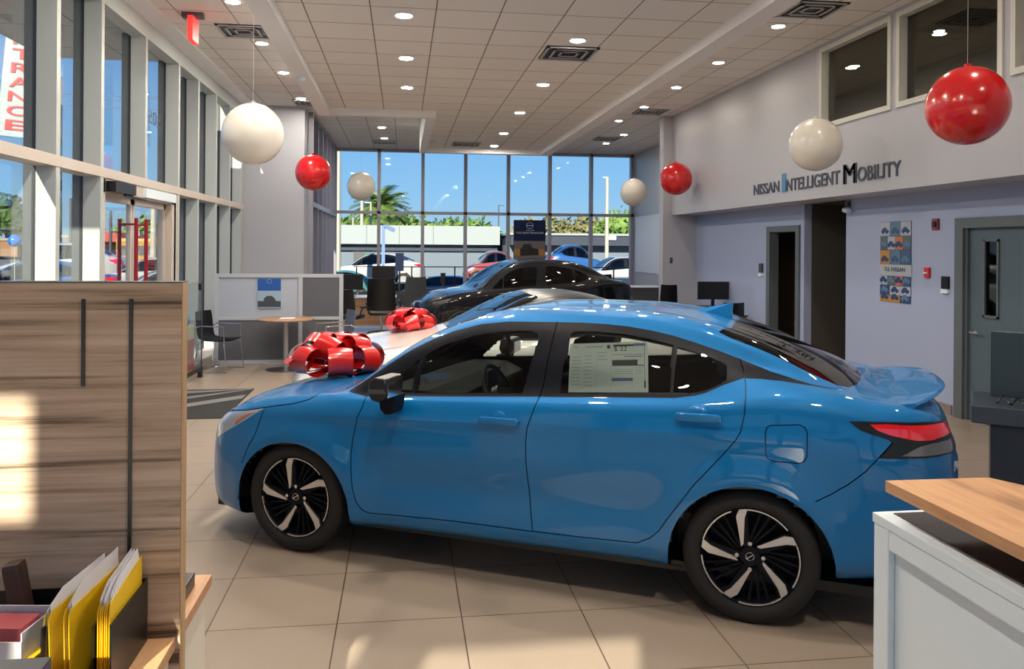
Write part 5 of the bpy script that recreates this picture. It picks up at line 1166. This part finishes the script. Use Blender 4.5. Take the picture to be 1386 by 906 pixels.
kr = MB().tube([(.0, 0, 0), (.03, .02, .01), (.06, .0, .012), (.07, .03, .01), (.05, .05, .012), (.02, .04, .01)], .007, 6); kx = kr.build('key_lanyard', 'black'); on_tray(kx, -.885, 2.12, .009); tag(kx, 'black lanyard with keys beside the box cutter', 'lanyard')

# right reception desk
rd = empty('reception_desk', (1.9, 1.6, 0), 0, 'white panelled desk with floating wood top at the lower right', 'counter')
body = MB()
body.box((-.33, -.9, 0), (.12, .84, .924)); body.build('desk_body', 'white', rd)
fm = MB(); x = -.355
for a in ((-.82, .76, .86, .924), (-.82, .76, .0, .10), (.76, .84, 0, .924), (-.9, -.82, 0, .924)): fm.box((x, a[0], a[2]), (-.3305, a[1], a[3]))
fm.build('panel_frame', 'white', rd, bevel=.006)
MB().box((-.357, -.9, .9245), (.122, .845, .955)).build('desk_cap', 'white', rd, bevel=.002); MB().box((-.30, -.88, .9552), (.10, .82, .9575)).build('dark_top', mat('dark_glass_top', (.04, .03, .035), .12), rd)
for y in (.30, -.4): MB().cyl((-.14, y, .955), (-.14, y, 1.045), .014, 16).build('standoff', 'chrome', rd)
pl = MB().prism([(-.36, -1.0), (-.36, .77), (.0, .765), (.06, .65), (.10, -1.0)], 1.045, 1.08, 'xy'); pl.build('wood_top', MT['oak_top'], rd)

# ------------------------------------------------------------------ outside, back
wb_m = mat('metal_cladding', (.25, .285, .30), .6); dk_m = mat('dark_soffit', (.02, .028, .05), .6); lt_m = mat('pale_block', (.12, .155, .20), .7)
bl_ = empty('warehouse', (0, 50, 0), 0, 'long low pale metal building across the back lot', 'building')
MB().box((-4.2, 0, 1.95), (6.1, 6, 3.12)).build('cladding_band', wb_m, bl_); sm = MB()
for x in (-2.2, -.2, 1.9, 4.0): sm.box((x, -.02, 1.97), (x + .02, 0, 3.10))
sm.build('cladding_joint', 'dgrey', bl_); MB().box((-4.0, .4, 1.55), (6.0, 6, 1.95)).build('soffit_band', dk_m, bl_); MB().box((-4.0, .6, -.12), (6.0, 6, 1.55)).build('wall', lt_m, bl_)
MB().box((-3.0, .55, -.12), (-1.2, .62, 1.5)).build('entrance', MT['dgrey'], bl_); MB().box((-2.3, .5, .3), (-1.4, .56, 1.4)).build('entrance_glass', mat('green_glass', (.05, .18, .12), .2), bl_)
b2 = empty('service_building', (11.0, 47, 0), 0, 'lower flat roofed building with dark fascia at the back right', 'building')
MB().box((-4.6, 0, 1.95), (5.2, 8, 2.60)).build('fascia', dk_m, b2); MB().box((-4.7, -.1, 2.55), (5.3, 8, 2.68)).build('roof_edge', wb_m, b2); MB().box((-4.6, .8, -.12), (5.2, 8, 1.95)).build('wall', lt_m, b2)
for x in (-3.1, 1.3): MB().box((x, -.1, 2.30), (x + .5, 0, 2.55)).build('wall_lamp', 'white', b2)
# hedge and trees
def blob_tree(name, p, blobs, m, label, trunk=None, group=None, n=260, ls=.35, seed=1):
    o = empty(name, p, 0, label, 'tree' if name != 'hedge' else 'hedge', group); rr = random.Random(seed); s = MB()
    for c, r, sz in blobs:
        s.sphere(c, r * .78, 1, 1, sz, 14, 8)
        for i in range(n):
            a = rr.uniform(0, 2 * PI); u = rr.uniform(-1, 1); q = math.sqrt(1 - u * u); k = r * rr.uniform(.55, 1.05)
            pt = Vector(c) + Vector((q * math.cos(a) * k, q * math.sin(a) * k, u * k * sz)); l = ls * rr.uniform(.6, 1.3)
            e1 = Vector((rr.uniform(-1, 1), rr.uniform(-1, 1), rr.uniform(-1, 1))).normalized(); e2 = e1.orthogonal().normalized()
            s.add([pt, pt + e1 * l * .5 + e2 * l * .3, pt + e1 * l, pt + e1 * l * .5 - e2 * l * .3], [(0, 1, 2, 3)])
    s.build('foliage', m, o)
    if trunk: MB().cyl((0, 0, -.12), (0, 0, trunk), .18, 10, .1).build('trunk', mat('bark', (.16, .12, .09), .9), o)
    return o
g1 = noise_mat('leaf_green', (.06, .14, .02), (.16, .24, .045), 1.5, .7); g2 = noise_mat('leaf_olive', (.12, .13, .04), (.22, .19, .08), 1.0, .7); g3 = noise_mat('leaf_dark', (.02, .05, .012), (.05, .10, .025), 1.5, .7)
hb = [((x, R_.uniform(-1, 1), 2.3 + R_.uniform(-.2, .4)), 2.5, 1.0) for x in np.arange(-14, 13, 2.2)]
blob_tree('hedge', (-4, 92, 0), hb, g1, 'long green hedge behind the pale metal building', n=700, ls=.8)
hb = [((x, R_.uniform(-1, 1), 2.4 + R_.uniform(-.2, .4)), 2.6, 1.0) for x in np.arange(0, 20, 2.4)]
blob_tree('hedge', (14.5, 92, 0), hb, g2, 'dry olive hedge behind the flat roofed building', n=700, ls=.8, seed=4)
def palm(p, h, r, label, m=g1, group=None, seed=1, nf=110):
    o = empty('palm_tree', p, 0, label, 'tree', group); rr = random.Random(seed); s = MB()
    for i in range(nf):
        a = rr.uniform(0, 2 * PI); e0_ = rr.uniform(-.5, 1.2); pts = [Vector((0, 0, h))]; d = Vector((math.cos(a) * math.cos(e0_), math.sin(a) * math.cos(e0_), math.sin(e0_)))
        for k in range(7): pts.append(pts[-1] + d * r / 6); d = (d + Vector((0, 0, -.17))).normalized()
        for k in range(1, 8):
            sd_ = (pts[k] - pts[k - 1]).cross(Vector((0, 0, 1))).normalized(); 
            for q in (0, .33, .66):
                b0 = pts[k - 1].lerp(pts[k], q)
                for sg in (-1, 1): s.add([b0, b0 + sd_ * sg * r * .26 + (pts[k] - pts[k - 1]) * .9 - Vector((0, 0, r * .07)), b0 + (pts[k] - pts[k - 1]) * .28], [(0, 1, 2)])
    s.build('fronds', m, o); MB().cyl((0, 0, -.12), (.1, 0, h), .2, 12, .13).build('trunk', noise_mat('palm_bark', (.22, .19, .15), (.32, .28, .22), 6), o)
pt_ = bp(515, 285, y=66); palm((pt_.x, 66, 0), 4.9, 2.2, 'palm tree above the pale metal building')
pt_ = bp(835, 300, y=60); blob_tree('shade_tree', (pt_.x + .4, 60, 0), [((0, 0, 3.4), 1.8, .8), ((1.6, 0, 4.0), 1.6, .9), ((-1.0, .5, 2.9), 1.3, .7), ((3.2, 0, 3.2), 1.8, 1)], g1, 'leafy green tree at the right end of the back windows', 2.6, n=420, ls=.4, seed=9)
def pole(u, v, Y, r, m, label, arm=0.0, group=None, nm='light_pole'):
    t = bp(u, v, y=Y); o = empty(nm, (t.x, Y, 0), 0, label, 'pole', group); MB().cyl((0, 0, -.12), (0, 0, t.z), r, 10, r * .7).build('mast', m, o)
    if arm: MB().box((min(0, arm), -.06, t.z - .06), (max(0, arm), .06, t.z + .02)).build('arm', m, o)
pale = mat('pale_pole', (.36, .35, .30), .6)
pole(458, 203, 32, .14, pale, 'thick cream pole at the left edge of the back windows'); pole(822, 240, 46, .13, pale, 'pale tapering pole beside the leafy tree', -.3)
pole(490, 272, 60, .16, pale, 'white pole below the small white balloon'); pole(502, 274, 62, .10, pale, 'thin white pole beside the palm', -.5)
pole(478, 285, 70, .10, pale, 'short pale pole left of the palm'); pole(675, 278, 72, .07, MT['dgrey'], 'dark lamp post above the dry hedge', .5); pole(548, 281, 70, .07, MT['dgrey'], 'dark lamp post right of the palm', .7)
bs = empty('blue_street_sign', (bp(522, 300, y=34).x, 34, 0), 0, 'blue flag shaped sign on a blue post before the metal building', 'sign')
zt = bp(522, 305, y=34).z; MB().box((-.16, 0, -.12), (-.02, .05, zt)).build('post', mat('sign_blue', (.10, .18, .36), .5), bs); MB().box((-.02, 0, -.09), (.42, .03, .09), Matrix.Translation((0, 0, zt - .05)) @ Matrix.Rotation(math.radians(25), 4, 'Y')).build('flag_panel', mat('flag_blue', (.08, .14, .30), .5), bs)
# railing outside the back windows
ra = empty('railing', (0, 25.2, 0), 0, 'dark steel railing outside the back windows', 'railing')
zr_ = bp(640, 361, y=25.2).z; f_ = MB(); f_.box((-1.5, -.02, zr_ - .03), (8.2, .02, zr_)); f_.build('top_rail', 'dark_alu', ra)
for x in (-1.4, .3, 1.65, 1.95, 3.6, 5.2, 6.8, 8.1): MB().box((x - .02, -.02, -.05), (x + .02, .02, zr_)).build('rail_post', 'dark_alu', ra)
lw_ = MB().box((-2.2, 24.2, -.12), (8.8, 24.5, .45)); tag(lw_.build('planter_wall', noise_mat('tan_block', (.17, .13, .105), (.21, .165, .135), 3)), 'low brown block wall outside the back windows', 'low wall')
wires = MB()
for dz, dy in ((0, 0), (.7, .4), (1.1, .8)):
    wires.tube([(x, 75 + dy, 15.1 + dz - 1.2 * math.cos((x + 8) / 40)) for x in np.linspace(-30, 40, 24)], .03, 4)
pwl = empty('power_line', (5, 75, 0), 0, 'thin power lines crossing the sky behind the back windows', 'power line')
wo_ = wires.build('wires', 'dgrey'); wo_.location = (-5, -75, 0); wo_.parent = pwl
for x in (-30, 40): MB().cyl((x - 5, .4, -.12), (x - 5, .4, 16.6), .16, 10, .1).build('pole', 'dgrey', pwl)

# ------------------------------------------------------------------ parked cars outside
def lot_car(u, Y, rz, paint, label, scale=(1, 1, 1), gl=None):
    p = bp(u, 360, y=Y); o = empty('parked_car', (p.x, Y, -.12), rz, label, 'car'); plain_car(o, K, 4.42, paint, SED, (.862, 3.455), .09, 1, .33 * scale[2], None, 2.2, scale, gl or MT['dark_glass'], .86 * scale[1], False); return o
def lot_at(x, y, rz, paint, label, scale=(1, 1, 1)):
    o = empty('parked_car', (x, y, -.12), rz, label, 'car'); plain_car(o, K, 4.42, paint, SED, (.862, 3.455), .09, 1, .33 * scale[2], None, 2.2, scale, MT['dark_glass'], .86 * scale[1], False); return o
pw = mat('white_paint', (.34, .35, .36), .3, 0, 1); pb_ = mat('lot_blue', (.012, .08, .26), .3, .2, 1); pr_ = mat('lot_red', (.24, .05, .045), .3, .1, 1); ps2 = mat('lot_silver', (.17, .19, .22), .3, .6, 1); pk = mat('lot_dark', (.02, .025, .035), .3, .2, 1)
lot_at(bp(508, 360, y=37).x, 37.0, 0, pw, 'white car with long roof outside the back left window', (1.02, 1.1, 1.12))
lot_at(bp(572, 365, y=27).x + .5, 27.0, .05, pb_, 'blue car with low hood outside the back windows', (.85, 1, .66))
lot_at(bp(470, 370, y=28).x - .4, 28.4, .2, mat('lot_teal', (.05, .20, .21), .3, .1, 1), 'teal car at the far left of the back windows', (.6, .9, .74))
lot_at(bp(664, 355, y=40).x, 40, .1, pr_, 'red truck seen beyond the railing', (.62, 1, 1.18))
lot_at(bp(778, 350, y=42).x, 42, PI, pb_, 'bright blue pickup outside the back right windows', (.72, 1, 1.42))
lot_at(bp(835, 362, y=31).x, 31, 0, pw, 'white car outside the back right corner', (.85, 1, 1.1))
# left lot
for (x, y, rz, m, lb, s_) in ((-10.0, 23.2, .4, pb_, 'bright blue car beyond the left door leaf', (1, 1, 1)), (-9.0, 30.5, .3, pw, 'white car beyond the right door leaf', (1, 1, 1)), (-12.5, 31.5, .2, pw, 'white van like car far beyond the doors', (1, 1, 1.35)),
                            (-12.6, 19.5, .5, ps2, 'silver car beyond the first left window', (1, 1, .95)), (-16.5, 22.0, .3, pk, 'dark car beyond the first left window', (1, 1, 1.05)), (-14.2, 25.2, -1.2, pb_, 'navy car beyond the second left window', (.9, 1, .95)),
                            (-6.8, 33.0, .2, ps2, 'silver car beyond the fifth left window', (1, 1, 1)), (-6.2, 22.8, .35, pw, 'white car closest outside the entrance doors', (1, 1, .9)), (-19.5, 27.5, .2, pw, 'pale car far out at the left lot', (1, 1, 1.0))):
    lot_at(x, y, rz, m, lb, s_)
P42 = lambda u, v: bp(u, v, y=42)
bd = empty('shop_building', (0, 42, 0), 0, 'tan shop with brown sign band across the left street', 'building')
tanm = mat('shop_tan', (.27, .235, .18), .7)
a = P42(-30, 352); b_ = P42(128, 331); MB().box((a.x, 0, -.12), (b_.x, 8, b_.z)).build('wall', tanm, bd)
for u0, u1, v0, v1 in ((-20, 29, 326, 347), (94, 118, 322, 351)):
    a = P42(u0, v1); b_ = P42(u1, v0); s_ = MB().box((a.x, -.4, a.z), (b_.x, -.05, b_.z)).build('sign_band', mat('brown_band', (.24, .13, .055), .7), bd)
    MB().box((a.x - .2, -.45, b_.z), (b_.x + .2, -.02, b_.z + .12)).build('cornice', tanm, s_)
a = P42(-18, 366); b_ = P42(28, 351); MB().box((a.x, -.1, 0), (b_.x, -.01, b_.z)).build('shop_window', MT['dgrey'], bd)
a = P42(95, 362); b_ = P42(120, 353); MB().box((a.x, -.8, a.z), (b_.x, -.1, b_.z)).build('red_awning', mat('awning_red', (.30, .03, .045), .6), bd)
kx_ = bp(146, 318, y=46); b4 = empty('red_roof_kiosk', (kx_.x, 46, 0), 0, 'dark kiosk with bright red roof beyond the doors', 'building')
MB().box((-.8, 0, -.12), (1.0, 4, 1.95)).build('wall', 'dgrey', b4); MB().prism([(-1.1, 1.95), (-.8, 2.45), (.5, 2.45), (1.2, 1.95)], -.4, 4.2, 'xz').build('roof', mat('roof_red', (.34, .04, .022), .6), b4)
b5 = empty('yellow_bus', (bp(186, 325, y=44).x, 44, 0), 0, 'yellow vehicle behind the red pull handles', 'vehicle'); MB().box((-1.1, 0, .3), (1.1, 2.2, 2.15)).build('body', mat('bus_yellow', (.36, .20, .015), .5), b5, bevel=.15); MB().box((-1.0, -.02, 1.25), (1.0, -.001, 1.75)).build('window_band', MT['dgrey'], b5)
for x in (-.7, .7): MB().cyl((x, -.05, .25), (x, .3, .25), .37, 20).build('wheel', 'rubber', b5)
b6 = empty('tank_trailer', (bp(214, 322, y=50).x - 1.0, 56, 0), 0, 'long pale tank shape beyond the right door leaf', 'vehicle'); MB().cyl((-1.2, 0, 1.9), (2.6, 0, 1.9), .45, 24).build('tank', pw, b6, smooth=True); 
for x in (-.8, .5, 1.8): MB().box((x - .1, -.2, -.12), (x + .1, .2, 1.5)).build('leg', 'dgrey', b6)
blob_tree('shade_tree', (bp(140, 310, y=60).x, 60, 0), [((0, 0, 1.5), 1.7, .8), ((2.6, 0, 2.1), 1.9, .8), ((5.6, 1, 1.7), 1.7, .8), ((8.4, 1, 2.0), 1.7, .8)], g1, 'row of bright green trees beyond the entrance doors', 1.0, n=520, ls=.5, seed=12)
blob_tree('shade_tree', (bp(6, 300, y=55).x, 55, 0), [((0, 0, 3.6), 1.6, .8), ((1.5, 0, 3.0), 1.2, .8), ((-1.6, 0, 3.4), 1.6, .9)], g3, 'dark tree above the tan shop', 2.0, n=520, ls=.5, seed=15)
for u, v, Y, r, lb in ((208, 258, 40, .16, 'tall white pole beyond the right door leaf'), (96, 268, 38.5, .08, 'far utility pole in the second window'), (150, 285, 39.5, .08, 'thin pole left of the pull handles'), (215, 262, 66, .10, 'dark utility pole beyond the right door leaf')):
    pole(u, v, Y, r, pale if 'white' in lb else MT['dgrey'], lb, 0, None, 'utility_pole')
sg = empty('roadside_sign', (bp(247, 290, y=38).x, 38, 0), 0, 'red and white roadside sign beside the door frame', 'sign'); z_ = bp(247, 285, y=38).z
MB().cyl((0, 0, -.12), (0, 0, z_), .08).build('post', 'white', sg); MB().box((-.7, -.05, z_ - 1.1), (.7, .05, z_ + .1)).build('sign_face', mat('sign_red', (.36, .05, .03), .5), sg); MB().box((-.6, -.07, z_ - .55), (.6, -.05, z_ - .15)).build('white_stripe', 'white', sg)
bo = empty('balloon', (bp(20, 326, y=18).x, 18, bp(20, 326, y=18).z), 0, 'small blue balloon tied outside the first left window', 'balloon'); MB().sphere((0, 0, 0), .13, n=20, m=12).build('balloon_skin', mat('blue_balloon', (.01, .14, .62), .2, coat=.5), bo, smooth=True); MB().cyl((0, 0, -.12), (0, 0, -bo.location.z + .0), .004, 5).build('string', 'string', bo)
# entrance banner
en = empty('entrance_banner', (-6.05, 13.5, 3.5), 0, 'white vertical banner with red letters outside the first window', 'banner')
Mb_ = Matrix.Rotation(math.radians(5), 4, 'Y')
MB().box((-.27, -.01, 0), (.235, .01, 2.35), Mb_).build('banner_cloth', mat('banner_white', (.34, .40, .43), .6), en)
px_ = bp(41, 300, y=13.56).x + 6.05; MB().cyl((px_, .07, -3.62), (px_, .07, 3.2), .042, 12).build('pole', pale, en)
for z_ in (.15, 2.0): MB().cyl((px_, .06, z_), (.1, .0, z_), .012, 6).build('pole_bracket', 'dgrey', en)
rl = mat('banner_red', (.50, .02, .03), .5); Xd = (Mb_ @ Vector((1, 0, 0))); Zd = (Mb_ @ Vector((0, 0, 1)))
for i, ch in enumerate('ECNARTNE'):
    p = Vector((-6.05, 13.48, 3.5)) + Zd * (.10 + .225 * i) + Xd * (-.15)
    text('banner_letter', ch, rl, p, Xd, Zd, .30, .16, en, .004, .02)
